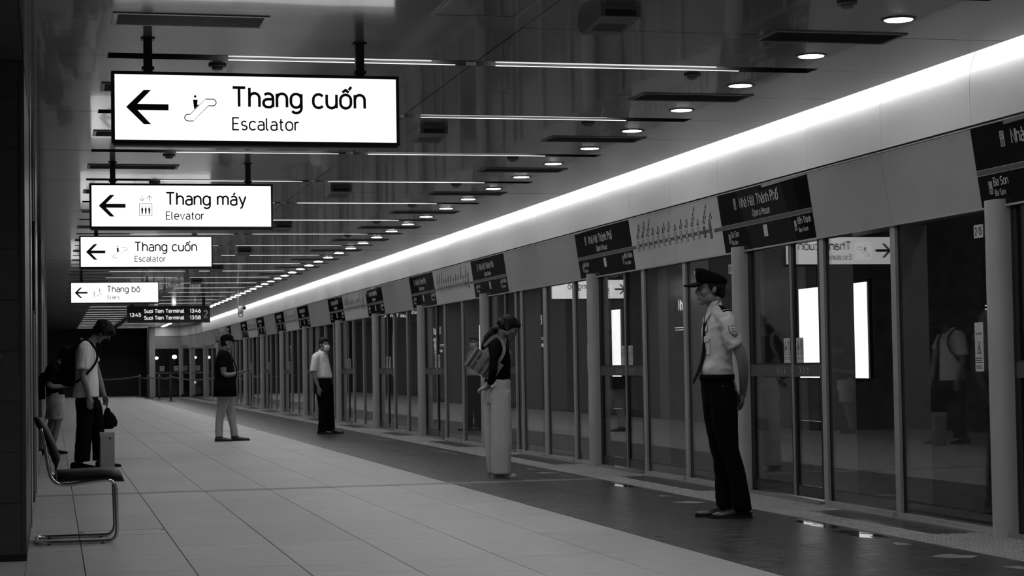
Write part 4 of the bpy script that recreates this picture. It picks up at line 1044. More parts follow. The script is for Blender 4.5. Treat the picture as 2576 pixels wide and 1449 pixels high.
def decal(nm, target_bvh, o_, U, V, D, pts, off, mt, parent, tris=None, n=1):
    # project a closed 2D outline onto a surface; fan from its centre
    U, V, D = Vector(U).normalized(), Vector(V).normalized(), Vector(D).normalized(); o_ = Vector(o_)
    cx = sum(p[0] for p in pts) / len(pts); cy = sum(p[1] for p in pts) / len(pts)
    rings = [[(cx + (p[0] - cx) * s, cy + (p[1] - cy) * s) for p in pts] for s in (1.0, .66, .33)] + [[(cx, cy)]]
    V_ = []; lastd = .1
    for R_ in rings:
        for p in R_:
            q = o_ + U * p[0] + V * p[1] - D * .15; h = target_bvh.ray_cast(q, D, .4)
            if h[0] is None: V_.append(q + D * lastd)
            else: lastd = h[3]; V_.append(h[0] - D * off)
    m_ = len(pts); F = []
    for r in range(2):
        for k in range(m_): F.append((r * m_ + k, r * m_ + (k + 1) % m_, (r + 1) * m_ + (k + 1) % m_, (r + 1) * m_ + k))
    for k in range(m_): F.append((2 * m_ + k, 2 * m_ + (k + 1) % m_, 3 * m_))
    k0 = len(V_); V_ += [v + D * (off * .9) for v in V_[:m_]]
    for k in range(m_): F.append((k, k0 + k, k0 + (k + 1) % m_, (k + 1) % m_))
    return obj(nm, MB().add(V_, F), mt, parent, True)
def bvh(o):
    me = o.data; return BVHTree.FromPolygons([v.co.copy() for v in me.vertices], [tuple(p.vertices) for p in me.polygons])

def person(label, X, Y, ang, sp):
    P_ = thing('person', label, 'person', (X, Y, 0), radians(ang)); vx = sp.get('voxel', .008)
    hx, hz = sp['head']; hm = Matrix.Translation((hx, sp.get('hy', 0), hz)) @ Rm(radians(sp.get('pitch', 0)), radians(sp.get('yaw', 0))) @ Matrix.Diagonal((sp.get('hs', 1),) * 3 + (1,))
    body = MB(); put_mb(body, head_mb(sp.get('fem', 0)), hm)
    nb = sp['neck']; up_ = hm @ Vector((-.030, 0, -.050)); body.tube([up_, (Vector(nb) + up_) / 2, Vector(nb), Vector((nb[0] - .01, nb[1], nb[2] - .06))], [.052, .050 * sp.get('nk', 1), .056 * sp.get('nk', 1), .07], 12)
    T = sp['torso']; sh = .014
    body.loft([ering(z, f - sh, b_ + sh, 0, hw - sh) for z, f, b_, hw in T])
    arms = sp['arms']
    for a in arms:
        p = [Vector(q) for q in a['p']]; r = a.get('r', [.050, .043, .034, .027])
        pts = sm(p, 3); n = len(pts); rr_ = []
        for i in range(n):
            t = i / (n - 1) * (len(r) - 1); k = min(int(t), len(r) - 2); rr_.append(r[k] + (r[k + 1] - r[k]) * (t - k))
        body.tube(pts, rr_, 10)
        hd = a['hand']; hand(body, p[-1], hd['d'], hd['up'], hd.get('curl', .4), hd.get('th', 1), hd.get('s', .95), rr=hd.get('r', .0085))
    for lg in sp['legs']:
        body.tube([((f + b_) / 2, y, z) for z, f, b_, y, hw in lg['r']], [max(.03, min((f - b_) / 2, hw) * .72) if not lg.get('bare') else max(.03, min((f - b_) / 2, hw)) for z, f, b_, y, hw in lg['r']], 10)
        z, f, b_, y, hw = lg['r'][-1]
        body.tube([((f + b_) / 2, y, z), (lg['foot'][0] + .055, lg['foot'][2], .055), (lg['foot'][1] - .09, lg['foot'][2], .034)], [.034, .026, .018], 8)
    bo = obj('body', remesh(body, sp.get('bvoxel', vx), 3), 'skin', P_)
    # eyes
    for s in (-1, 1):
        if sp.get('noeyes'): break
        e = obj('eye', MB().ell(hm @ Vector((.0745, s * .030, .010)), (.0125, .0125, .0085), 10, 8), 'eye', bo, True)
        obj('iris', MB().ell(hm @ Vector((.0855, s * .030, .010)), (.0035, .0055, .0055), 8, 6), 'hair', e, True)
        q = MB(); q.tube([hm @ Vector((.079, s * .016, .028)), hm @ Vector((.085, s * .032, .034)), hm @ Vector((.072, s * .050, .030))], [.003, .004, .002], 6); obj('eyebrow', q, 'hair', bo, True)
    if not sp.get('noeyes'): obj('lips', MB().tube([hm @ Vector(p) for p in ((.090, -.021, -.0565), (.0960, -.010, -.0555), (.0975, 0, -.0560), (.0960, .010, -.0555), (.090, .021, -.0565))], [.0015, .0035, .0042, .0035, .0015], 6), 'lip', bo, True)
    # upper garment
    g = MB(); ex = sp.get('ease', .0)
    g.loft([ering(z, f, b_, 0, hw) for z, f, b_, hw in T])
    sx, sz, shw = sp['shoulder']
    g.tube([(nb[0] - .012, -.05, nb[2] - .012), (sx, -shw * .72, sz + .01), (sx, -shw, sz - .02)], [.05, .052, .056], 10)
    g.tube([(nb[0] - .012, .05, nb[2] - .012), (sx, shw * .72, sz + .01), (sx, shw, sz - .02)], [.05, .052, .056], 10)
    for a in arms:
        p = [Vector(q) for q in a['p']]; k = a.get('sleeve', 1.0)   # number of segments covered
        pts = sm(p, 4); n = int(len(pts) * k); q = pts[:n]; r0, r1 = a.get('sr', (.066, .062))
        g.tube(q, [r0 + (r1 - r0) * i / max(1, n - 1) for i in range(n)], 12)
        g.ell(p[0] + Vector((0, -.012 if p[0].y > 0 else .012, .002)), (r0 * 1.0, r0 * .98, r0 * 1.0), 14, 10)
    so = obj(sp.get('topname', 'shirt'), remesh(g, vx, sp.get('git', 7), sp.get('fold', [(.004, (9, 9, 16)), (.003, (22, 22, 9))])), sp['top'], P_)
    # trousers
    q = MB(); H_ = sp['hips']; q.loft([ering(z, f, b_, 0, hw) for z, f, b_, hw in H_])
    for lg in sp['legs']:
        n = lg.get('cover', len(lg['r'])); q.loft([ering(z, f, b_, y, hw, 14, 2.2) for z, f, b_, y, hw in lg['r'][:n]])
    tr = obj(sp.get('botname', 'trousers'), remesh(q, vx, sp.get('git', 3), sp.get('lfold', [(.0035, (8, 8, 7)), (.0025, (24, 24, 8))])), sp['bottom'], P_)
    for lg in sp['legs']:
        xh, xt, y = lg['foot']; shoe(P_, xh, xt, y, radians(lg.get('fa', 0)), lg.get('shoe', 'leather'), lg.get('sole', 'black'), 0, lg.get('sh', 1.0), lg.get('sw', 1.0), lg.get('sneaker', False))
    return P_, bo, so, tr, hm
def hair(P_, hm, parts, vx=.006, amp=.006, fr=(40, 40, 18), nm='hair'):
    q = MB()
    for c, r in parts:
        e = MB().ell(c, r, 14, 10); put_mb(q, e, hm)
    return obj(nm, remesh(q, vx, 2, [(amp, fr)]), 'hair', P_)
SHORT = [((-.022, 0, .055), (.098, .084, .078)), ((-.058, 0, .005), (.052, .070, .068)), ((.050, 0, .088), (.042, .062, .026)), ((-.018, .066, .030), (.030, .014, .035)), ((-.018, -.066, .030), (.030, .014, .035))]
def local_at(X, Y): return math.degrees(math.atan2(X, Y))

# 1. guard (faces left)
az = local_at(4.72, 12.95)
G = dict(voxel=.009, bvoxel=.0062, head=(.100, 1.640), pitch=2, yaw=-6, hs=1.0, neck=(.085, 0, 1.49), nk=.95,
  torso=[(1.005, 0.160, -.035, .150), (1.03, 0.177, -.038, .160), (1.07, 0.181, -.036, .164), (1.13, 0.155, -.030, .160), (1.20, 0.147, -.030, .165), (1.28, 0.151, -.034, .172), (1.36, 0.151, -.040, .178), (1.42, 0.137, -.038, .175), (1.46, 0.115, -.02, .14), (1.485, 0.095, .01, .09)],
  shoulder=(.055, 1.435, .172),
  arms=[dict(p=[(.040, .180, 1.418), (.012, .212, 1.29), (-.045, .226, 1.165), (-.080, .175, 1.02), (-.100, .085, .895)], sleeve=.47, sr=(.061, .060), r=[.048, .046, .040, .036, .026], hand=dict(d=(-.10, -.50, -.80), up=(-.9, .2, .0), curl=.45, th=-1, r=.0088)),
        dict(p=[(.040, -.180, 1.418), (.012, -.212, 1.29), (-.045, -.226, 1.165), (-.075, -.17, 1.02), (-.085, -.075, .905)], sleeve=.47, sr=(.061, .060), r=[.048, .046, .040, .036, .026], hand=dict(d=(-.20, .62, -.70), up=(-.9, -.2, .0), curl=.55, th=1, r=.0088))],
  hips=[(1.04, 0.169, -.030, .152), (.99, 0.173, -.040, .160), (.92, 0.169, -.050, .170), (.86, 0.160, -.052, .172), (.81, 0.150, -.045, .165)],
  legs=[dict(r=[(.90, 0.155, -.050, .085, .086), (.78, 0.143, -.052, .088, .085), (.62, 0.115, -.048, .092, .080), (.50, 0.083, -.052, .094, .074), (.42, 0.050, -.075, .095, .070), (.30, 0.025, -.098, .096, .070), (.18, 0.007, -.118, .097, .074), (.055, 0.000, -.140, .098, .080)], foot=(-.140, .150, .095), sh=.9),
        dict(r=[(.90, 0.155, -.050, -.085, .086), (.78, 0.147, -.040, -.088, .085), (.62, 0.120, -.03, -.092, .080), (.50, 0.097, -.02, -.094, .074), (.42, 0.073, -.03, -.095, .070), (.30, 0.063, -.04, -.096, .070), (.18, 0.059, -.045, -.097, .072), (.065, 0.055, -.05, -.098, .076)], foot=(-.07, .215, -.095), sh=.85)],
  top='shirt', bottom='darkcloth', fold=[(.0065, (9, 9, 17)), (.004, (24, 24, 10))])
P_, bo, so, tr, hm = person('person in pale uniform shirt, black tie and peaked cap standing with hands behind back', 4.72, 12.95, 180 - az + 17, G)
hair(P_, hm, [((-.038, 0, .020), (.072, .078, .055)), ((-.070, 0, -.018), (.034, .060, .050)), ((.066, 0, .058), (.022, .052, .018)), ((.0, .070, .030), (.028, .010, .034)), ((.0, -.070, .030), (.028, .010, .034))])
cap = empty('cap', (0, 0, 0), 0, P_)
def cring(cx, rx, ry, zf, zb, n=24): return [hm @ Vector((cx + rx * cos(2 * pi * k / n), ry * sin(2 * pi * k / n), (zf + zb) / 2 + (zf - zb) / 2 * cos(2 * pi * k / n))) for k in range(n)]
obj('crown', MB().loft([cring(-.012, .110, .088, .052, .038), cring(-.012, .114, .092, .075, .058), cring(-.006, .112, .092, .125, .076), cring(.000, .103, .086, .155, .086), cring(.002, .092, .077, .163, .094), cring(.004, .05, .045, .156, .112)]), 'blackcloth', cap, True)
def brim(hm, x0, L_, w_, z0, drop, n=12, up=.012):
    V = []; F = []
    for j in range(5):
        t = j / 4
        for i in range(n + 1):
            a = -1.25 + 2.5 * i / n
            x_ = x0 * cos(a * .8) + (L_ * cos(a) ** .7 if abs(a) < 1.57 else 0) * t; y_ = w_ * sin(a) / sin(1.25)
            V.append(hm @ Vector((x_, y_ * (1 - .05 * t), z0 - drop * t - up * abs(sin(a)) * 1.2)))
    m_ = n + 1
    for j in range(4):
        for i in range(n): F.append((j * m_ + i, j * m_ + i + 1, (j + 1) * m_ + i + 1, (j + 1) * m_ + i))
    k0 = len(V); V += [v - (hm.to_3x3() @ Vector((0, 0, .005))) for v in V]; F += [tuple(k0 + i for i in f[::-1]) for f in F]
    for i in range(n): F.append((4 * m_ + i, 4 * m_ + i + 1, k0 + 4 * m_ + i + 1, k0 + 4 * m_ + i))
    return MB().add(V, F)
obj('brim', brim(hm, .098, .098, .078, .060, .018), 'blackcloth', cap, True)
bd = MB().tube([hm @ Vector((.112 - .002 * abs(sin(a)), .002 + .016 * cos(a) , .115 + .020 * sin(a))) for a in [2 * pi * i / 12 for i in range(13)]], .0028, 6)
bd.tube([hm @ Vector((.112, -.004, .112)), hm @ Vector((.110, .002, .120)), hm @ Vector((.112, .008, .110))], .003, 6); obj('cap_badge', bd, 'metalbadge', cap, True)
BS = bvh(so)
# collar: two leaves
for s in (1, -1):
    V = [(.052, s * .078, 1.515), (.090, s * .082, 1.490), (.130, s * .064, 1.455), (.165, s * .050, 1.400), (.145, s * .020, 1.462), (.132, s * .030, 1.505), (.110, s * .060, 1.550), (.060, s * .060, 1.562), (.034, s * .030, 1.562), (.030, s * .045, 1.530)]
    c_ = Vector((.10, s * .060, 1.505)); n = len(V); W_ = [Vector(v) for v in V] + [c_ + Vector((0, s * .010, 0))]; o2 = Vector((0, -s * .005, 0))
    F = [(i, (i + 1) % n, n) for i in range(n)]; k0 = n + 1; W_ += [v + o2 for v in W_]; F += [(k0 + b_, k0 + a, k0 + c) for a, b_, c in F] + [(i, (i + 1) % n, k0 + (i + 1) % n, k0 + i) for i in range(n)]
    obj('collar_leaf', MB().add(W_, F), 'shirt', so)
tie = []
for x_, z_, w_ in ((.130, 1.480, .018), (.142, 1.450, .016), (.156, 1.38, .024), (.160, 1.30, .029), (.163, 1.20, .033), (.180, 1.12, .036), (.210, 1.04, .038), (.236, .99, .030), (.244, .965, .006)):
    tie.append([(x_, -w_, z_), (x_ + .006, 0, z_), (x_, w_, z_), (x_ - .004, w_, z_), (x_ - .004, -w_, z_)])
obj('tie', MB().loft(tie), 'blackcloth', P_)
def topz(x_, y_):
    h = BS.ray_cast(Vector((x_, y_, 1.75)), Vector((0, 0, -1))); return h[0].z if h[0] else 1.48
def ep_mb(ys, s, hw, lift):
    R = []
    for y_ in ys: R.append([(x_, s * y_, topz(x_, s * y_) + dz) for dz in (lift, lift + .006) for x_ in ((.045 - hw, .045, .045 + hw) if dz == lift else (.045 + hw, .045, .045 - hw))])
    return MB().loft(R)
for s in (1, -1):
    ep_ = obj('epaulette', ep_mb((.085, .115, .145, .175, .200), s, .024, .001), 'blackcloth', so)
    obj('epaulette_stripe', ep_mb((.176, .184), s, .025, .003), 'shirt2', ep_)
SHD = [(-.030, .034), (-.012, .030), (0, .038), (.012, .030), (.030, .034), (.031, 0), (.024, -.022), (0, -.042), (-.024, -.022), (-.031, 0)]
U_ = Vector((-.97, .12, 0)); V_ = Vector((.15, 0, 1)); D_ = Vector((.12, -1, 0))
pt = decal('sleeve_patch', BS, (.012, .30, 1.335), U_, V_, D_, [(a * 1.12, b_ * 1.12) for a, b_ in SHD], .0035, 'thread', so); decal('patch_field', BS, (.012, .30, 1.335), U_, V_, D_, [(a * .98, b_ * .98) for a, b_ in SHD], .0050, 'patch', pt)
for k in range(5): decal('patch_embroidery', BS, (.012, .30, 1.335), U_, V_, D_, [(-.018 + .003 * (k % 2), .020 - k * .011), (.018 - .002 * (k % 3), .021 - k * .011), (.017, .016 - k * .011), (-.017, .015 - k * .011)], .0062, 'thread', pt)
dg_ = Vector((-1, -.35, 0))
decal('breast_badge', BS, (.30, .10, 1.355), (-.35, .94, 0), (0, 0, 1), dg_, [(.020 * cos(a), .030 * sin(a)) for a in [2 * pi * i / 14 for i in range(14)]], .004, 'thread', so)
decal('badge_field', BS, (.30, .10, 1.355), (-.35, .94, 0), (0, 0, 1), dg_, [(.016 * cos(a), .026 * sin(a)) for a in [2 * pi * i / 14 for i in range(14)]], .0055, 'patch', so)
pk = decal('breast_pocket', BS, (.30, .105, 1.235), (-.35, .94, 0), (0, 0, 1), dg_, [(-.045, .05), (.045, .05), (.045, -.06), (.035, -.07), (-.035, -.07), (-.045, -.06)], .004, 'shirt', so)
decal('pocket_flap', BS, (.30, .105, 1.285), (-.35, .94, 0), (0, 0, 1), dg_, [(-.05, .018), (.05, .018), (.05, -.014), (.03, -.028), (0, -.022), (-.03, -.028), (-.05, -.014)], .0075, 'shirt', pk)
obj('belt', MB().loft([ering(z, .186, -.052, 0, .172, 24) for z in (.990, 1.028)]), 'blackcloth', P_, True); obj('trouser_rivet', MB().ell((.075, .172, .945), (.004, .003, .004), 8, 6), 'metalbadge', tr)

# 2. woman in black top and cream trousers (faces right)
az = local_at(4.36, 18.62)
W2 = dict(voxel=.009, bvoxel=.0068, head=(.118, 1.495), pitch=36, yaw=0, hs=.93, fem=1, neck=(.015, 0, 1.355), nk=.80,
  torso=[(.955, .118, -.045, .135), (1.00, .122, -.048, .138), (1.08, .124, -.055, .135), (1.16, .126, -.070, .140), (1.24, .122, -.085, .150), (1.31, .096, -.092, .152), (1.355, .066, -.085, .135), (1.385, .045, -.06, .08)],
  shoulder=(-.012, 1.345, .150),
  arms=[dict(p=[(-.012, -.165, 1.335), (-.030, -.235, 1.22), (-.045, -.275, 1.10), (-.055, -.235, 1.00), (-.100, -.120, .905)], sleeve=.93, sr=(.050, .036), r=[.038, .036, .030, .026, .020], hand=dict(d=(-.75, .42, -.25), up=(-.1, -.2, 1), curl=.5, th=-1, s=.86, r=.0085)),
        dict(p=[(-.012, .168, 1.335), (-.040, .185, 1.22), (-.060, .185, 1.10), (-.085, .150, 1.00), (-.125, .085, .905)], sleeve=.93, sr=(.050, .036), r=[.038, .036, .030, .026, .020], hand=dict(d=(-.6, -.55, -.20), up=(-.1, .2, 1), curl=.6, th=1, s=.86, r=.0085))],
  hips=[(.985, .118, -.045, .132), (.95, .124, -.060, .145), (.88, .124, -.100, .160), (.80, .124, -.115, .165), (.74, .122, -.12, .155)],
  legs=[dict(r=[(.86, .124, -.085, -.078, .088), (.70, .126, -.078, -.085, .092), (.50, .128, -.072, -.088, .094), (.30, .124, -.075, -.090, .096), (.15, .118, -.078, -.090, .098), (.035, .112, -.078, -.090, .100)], foot=(-.080, .165, -.085), shoe='sandal', sole='sandal', sh=.42, sw=.95),
        dict(r=[(.86, .100, -.125, .078, .088), (.70, .085, -.145, .085, .092), (.50, .075, -.150, .088, .092), (.30, .070, -.140, .090, .092), (.15, .066, -.128, .090, .092), (.035, .062, -.115, .090, .092)], foot=(-.110, .125, .085), shoe='sandal', sole='sandal', sh=.42, sw=.95)],
  top='blackcloth', topname='jumper', bottom='cream', lfold=[(.0045, (7, 7, 3)), (.003, (20, 20, 7))])
P_, bo, so, tr, hm = person('person with tied-back dark hair in black top and wide cream trousers looking down', 4.36, 18.62, -az, W2)
hr = hair(P_, hm, [((-.026, 0, .050), (.104, .086, .082)), ((-.062, 0, .0), (.058, .076, .072)), ((.052, 0, .080), (.046, .066, .034)), ((-.018, .070, .010), (.040, .016, .055)), ((-.018, -.070, .010), (.040, .016, .055)), ((-.110, 0, -.005), (.040, .040, .040))], .007, .004)
q = MB()
for c, r in (((-.03, 0, 1.475), (.038, .036, .040)), ((-.060, 0, 1.435), (.044, .040, .048)), ((-.095, 0, 1.385), (.042, .038, .055)), ((-.125, 0, 1.335), (.032, .030, .045)), ((-.148, 0, 1.30), (.018, .018, .03))): q.ell(c, r, 12, 8)
obj('ponytail', remesh(q, .008, 2, [(.006, (26, 26, 12))]), 'hair', P_)
obj('back_pocket_seam', MB().tube([(-.115, -.120, .875), (-.095, -.150, .885), (-.02, -.172, .905)], .003, 6), 'thread', tr)
bag = thing('tote_bag', 'patterned canvas tote bag with dark bands and lettering slung on shoulder', 'bag')
BM_ = P_.matrix_world if False else (Matrix.Translation((4.36, 18.62, 0)) @ Matrix.Rotation(radians(-az), 4, 'Z'))
cx_, cz_ = (355 - 460) / 768, (1362 - 497) / 768
e1 = Vector((93, 0, 137)).normalized(); e2 = Vector((137, 0, -93)).normalized()
tm = Matrix((e2, e1, Vector((0, -1, 0)))).transposed()
if tm.determinant() < 0: tm = Matrix((e2, e1, Vector((0, 1, 0)))).transposed()
bag.matrix_world = BM_ @ (Matrix.Translation((cx_, -.195, cz_)) @ tm.to_4x4())
zf = 1 if (tm @ Vector((0, 0, 1))).y < 0 else -1
def bring(x_, hw, t, y0=-.105, y1=.105): return [(x_, y0, -t), (x_, y0, t), (x_, y0 * .5, t * 1.25), (x_, y1 * .5, t * 1.25), (x_, y1, t), (x_, y1, -t), (x_, y1 * .5, -t * 1.25), (x_, y0 * .5, -t * 1.25)]
obj('bag_body', MB().loft([bring(-.17, 0, .020), bring(-.15, 0, .030), bring(-.05, 0, .040), bring(.08, 0, .038), bring(.165, 0, .024)]), 'canvas', bag)
for x_ in (-.140, .045): obj('dark_band', MB().loft([bring(x_, 0, .0335 if x_ < 0 else .0405, -.106, .106), bring(x_ + .022, 0, .036 if x_ < 0 else .040, -.106, .106)]), 'darkband', bag)
for i, (x_, y_) in enumerate(((-.085, -.095), (-.085, .005), (.000, -.10), (.000, .0), (.085, -.10), (.085, .0))):
    o = din('Chloé', .024, 'darkband', bag, Matrix.Translation((x_ + .012, y_, zf * .0515)) @ Matrix.Rotation(pi / 2, 4, 'Z'), 1.0, weight=.2)
    if zf < 0: o.matrix_local = Matrix.Translation((x_ + .012, y_, -.0515)) @ Matrix.Rotation(pi / 2, 4, 'Z') @ Matrix.Diagonal((1, -1, 1, 1))
inv = bag.matrix_world.inverted() @ BM_
def lp(x, y, z): return inv @ Vector((x, y, z))
st = [lp(-.135, -.205, 1.31), lp(-.08, -.20, 1.37), lp(-.02, -.175, 1.412), lp(.03, -.17, 1.385), lp(.065, -.20, 1.31), lp(.06, -.225, 1.24), lp(.02, -.235, 1.17), lp(-.01, -.235, 1.15)]
pts = sm(st, 4); wv = (BM_.to_3x3() @ Vector((0, 1, 0))); wv = (bag.matrix_world.to_3x3().inverted() @ wv) * .011
R = []
for i, p in enumerate(pts):
    d = (pts[min(i + 1, len(pts) - 1)] - pts[max(i - 1, 0)]).normalized(); nn_ = d.cross(wv).normalized() * .016
    w2 = wv.normalized() * .0025
    R.append([p + nn_ + w2, p - nn_ + w2, p - nn_ - w2, p + nn_ - w2])
obj('shoulder_strap', MB().loft(R), 'canvas', bag)

# 3. man in white shirt with mask
az = local_at(4.52, 32.1)
W3 = dict(voxel=.010, bvoxel=.0075, head=(-.030, 1.515), pitch=2, yaw=-32, hs=.97, neck=(-.065, 0, 1.375), nk=.95,
  torso=[(.945, .065, -.19, .150), (.97, .088, -.205, .165), (1.03, .078, -.212, .166), (1.12, .055, -.215, .165), (1.22, .030, -.222, .172), (1.30, .015, -.22, .175), (1.355, -.005, -.20, .16), (1.385, -.03, -.16, .10)],
  shoulder=(-.105, 1.335, .165),
  arms=[dict(p=[(-.115, -.185, 1.31), (-.130, -.215, 1.19), (-.140, -.225, 1.07), (-.095, -.225, .92), (-.060, -.215, .80)], sleeve=.58, sr=(.060, .056), r=[.044, .042, .036, .032, .025], hand=dict(d=(.10, 0, -1), up=(.1, -1, 0), curl=.3, th=1, r=.009)),
        dict(p=[(-.115, .185, 1.31), (-.130, .215, 1.19), (-.130, .225, 1.07), (-.085, .225, .92), (-.050, .215, .80)], sleeve=.58, sr=(.060, .056), r=[.044, .042, .036, .032, .025], hand=dict(d=(.10, 0, -1), up=(.1, 1, 0), curl=.3, th=-1, r=.009))],
  hips=[(.96, .062, -.192, .148), (.90, .072, -.195, .160), (.83, .078, -.190, .166), (.77, .080, -.18, .16)],
  legs=[dict(r=[(.84, .075, -.185, -.08, .084), (.70, .078, -.16, -.085, .082), (.55, .075, -.115, -.088, .075), (.45, .07, -.105, -.09, .070), (.30, .055, -.110, -.09, .066), (.15, .05, -.118, -.09, .068), (.06, .055, -.125, -.09, .072)], foot=(-.135, .150, -.09)),
        dict(r=[(.84, .080, -.16, .08, .084), (.70, .086, -.10, .085, .082), (.55, .092, -.06, .088, .075), (.45, .092, -.05, .09, .070), (.30, .095, -.045, .09, .066), (.15, .10, -.04, .09, .068), (.06, .105, -.045, .09, .072)], foot=(-.02, .265, .09))],
  top='shirt2', bottom='darkcloth')
P_, bo, so, tr, hm = person('person in white shirt and white face mask standing by the far screens', 4.52, 32.1, -az - 22, W3)
hair(P_, hm, SHORT, .007)
mk = MB(); mk.loft([[hm @ Vector((.070 + .040 * cos(a) * s, .056 * s2 * sin(a), -.045 + z)) for a in [-1.35 + 2.7 * i / 10 for i in range(11)]] + [hm @ Vector((.060, .050 * s2 * sin(1.35 - 2.7 * i / 10), -.045 + z)) for i in range(11)] for z, s, s2 in ((-.060, .25, .75), (-.045, .8, .95), (-.01, 1.15, 1.0), (.02, 1.25, 1.0), (.042, .9, .9))])
obj('face_mask', mk, 'mask', P_, True); obj('belt', MB().loft([ering(z, .073, -.199, 0, .156, 20) for z in (.935, .965)]), 'leather', P_, True)
obj('shirt_collar', MB().loft([ering(z, f, b_, 0, hw, 16, 2.0, -.3) for z, f, b_, hw in ((1.36, .005, -.135, .078), (1.395, -.005, -.13, .068), (1.415, -.012, -.13, .060))]), 'shirt2', so, True)

# 4. man in black T-shirt and cap with phone
az = local_at(2.68, 30.0)
W4 = dict(voxel=.010, bvoxel=.0075, head=(-.012, 1.535), pitch=6, yaw=4, hs=1.0, neck=(-.058, 0, 1.40), nk=1.05,
  torso=[(.90, .110, -.195, .160), (.97, .118, -.205, .165), (1.05, .112, -.205, .166), (1.15, .085, -.205, .170), (1.25, .068, -.200, .178), (1.33, .045, -.18, .180), (1.385, .020, -.15, .16), (1.41, -.01, -.125, .10)],
  shoulder=(-.085, 1.36, .175),
  arms=[dict(p=[(-.085, -.195, 1.33), (-.078, -.215, 1.20), (-.065, -.220, 1.055), (.030, -.20, 1.035), (.125, -.165, 1.065)], sleeve=.36, sr=(.066, .064), r=[.052, .050, .044, .040, .029], hand=dict(d=(1, .12, .10), up=(.05, -.55, -.8), curl=.45, th=-1, r=.0095)),
        dict(p=[(-.085, .195, 1.33), (-.078, .215, 1.20), (-.060, .220, 1.055), (.035, .18, 1.02), (.130, .10, 1.04)], sleeve=.36, sr=(.066, .064), r=[.052, .050, .044, .040, .029], hand=dict(d=(1, -.35, .15), up=(.0, .55, -.8), curl=.45, th=1, r=.0095))],
  hips=[(.96, .105, -.185, .158), (.88, .108, -.195, .166), (.80, .106, -.19, .168), (.72, .104, -.18, .16)],
  legs=[dict(r=[(.80, .095, -.165, .085, .084), (.66, .100, -.11, .09, .084), (.52, .100, -.055, .092, .078), (.40, .105, -.03, .094, .070), (.28, .115, .00, .095, .064), (.16, .13, .02, .095, .062), (.075, .14, .03, .095, .064)], foot=(.030, .320, .09), sh=.8),
        dict(r=[(.80, .07, -.185, -.085, .084), (.66, .02, -.185, -.09, .084), (.52, -.03, -.185, -.092, .078), (.40, -.065, -.195, -.094, .070), (.28, -.09, -.208, -.095, .064), (.16, -.095, -.212, -.095, .062), (.075, -.095, -.208, -.095, .064)], foot=(-.220, .050, -.09), sh=.8)],
  top='blackcloth', topname='t_shirt', bottom='greycloth')
P_, bo, so, tr, hm = person('person in black t-shirt, cap and pale trousers holding a phone', 2.68, 30.0, -az, W4)
hair(P_, hm, [((-.040, 0, .010), (.070, .078, .050)), ((-.068, 0, -.022), (.030, .058, .042))], .008)
cap = empty('cap', (0, 0, 0), 0, P_); obj('crown', MB().loft([cring(-.014, .106, .087, .055, .030), cring(-.014, .106, .088, .085, .065), cring(-.014, .092, .078, .118, .100), cring(-.014, .060, .052, .138, .125), cring(-.014, .015, .012, .142, .14)]), 'blackcloth', cap, True)
obj('brim', brim(hm, .090, .095, .074, .066, .006), 'blackcloth', cap, True)
pm = Matrix.Translation((2.68, 30.0, 0)) @ Matrix.Rotation(radians(-az), 4, 'Z')
ph = thing('phone', 'dark phone held out by the person in black cap', 'phone'); ph.matrix_world = pm @ Matrix.Translation((.268, -.125, 1.092)) @ Matrix.Rotation(radians(-12), 4, 'Y')
obj('phone_case', MB().bev(-.075, .075, -.037, .037, -.005, .004, .002), 'blackgloss', ph); obj('screen_glass', MB().box(-.07, .07, -.033, .033, .004, .0046), 'leddim', ph)
sb = thing('messenger_bag', 'black messenger bag hanging at hip of the person in cap', 'bag'); sb.matrix_world = pm @ Matrix.Translation((-.055, -.275, .70))
obj('bag_body', MB().loft([[(x_ * s, -.035 * t, z_), (x_ * s, .035 * t, z_)][0:0] + [(-.165 * s, -.030 * t, z_), (-.175 * s, 0, z_), (-.165 * s, .030 * t, z_), (.165 * s, .030 * t, z_), (.175 * s, 0, z_), (.165 * s, -.030 * t, z_)] for z_, s, t, x_ in ((0, .96, .8, 0), (.02, 1.04, 1.2, 0), (.14, 1.0, 1.3, 0), (.24, .97, 1.0, 0), (.265, .93, .5, 0))]), 'blackcloth', sb, True)
obj('front_flap', MB().bev(-.16, .16, -.045, -.038, .10, .26, .004), 'blackcloth', sb)
inv = sb.matrix_world.inverted() @ pm
pts = sm([inv @ Vector(p) for p in ((-.20, -.25, .95), (-.20, -.12, 1.20), (-.13, .06, 1.42), (-.03, .11, 1.43), (.06, -.02, 1.30), (.13, -.17, 1.10), (.10, -.25, .95))], 4)
obj('shoulder_strap', MB().tube(pts, .012, 6), 'blackcloth', sb, True)

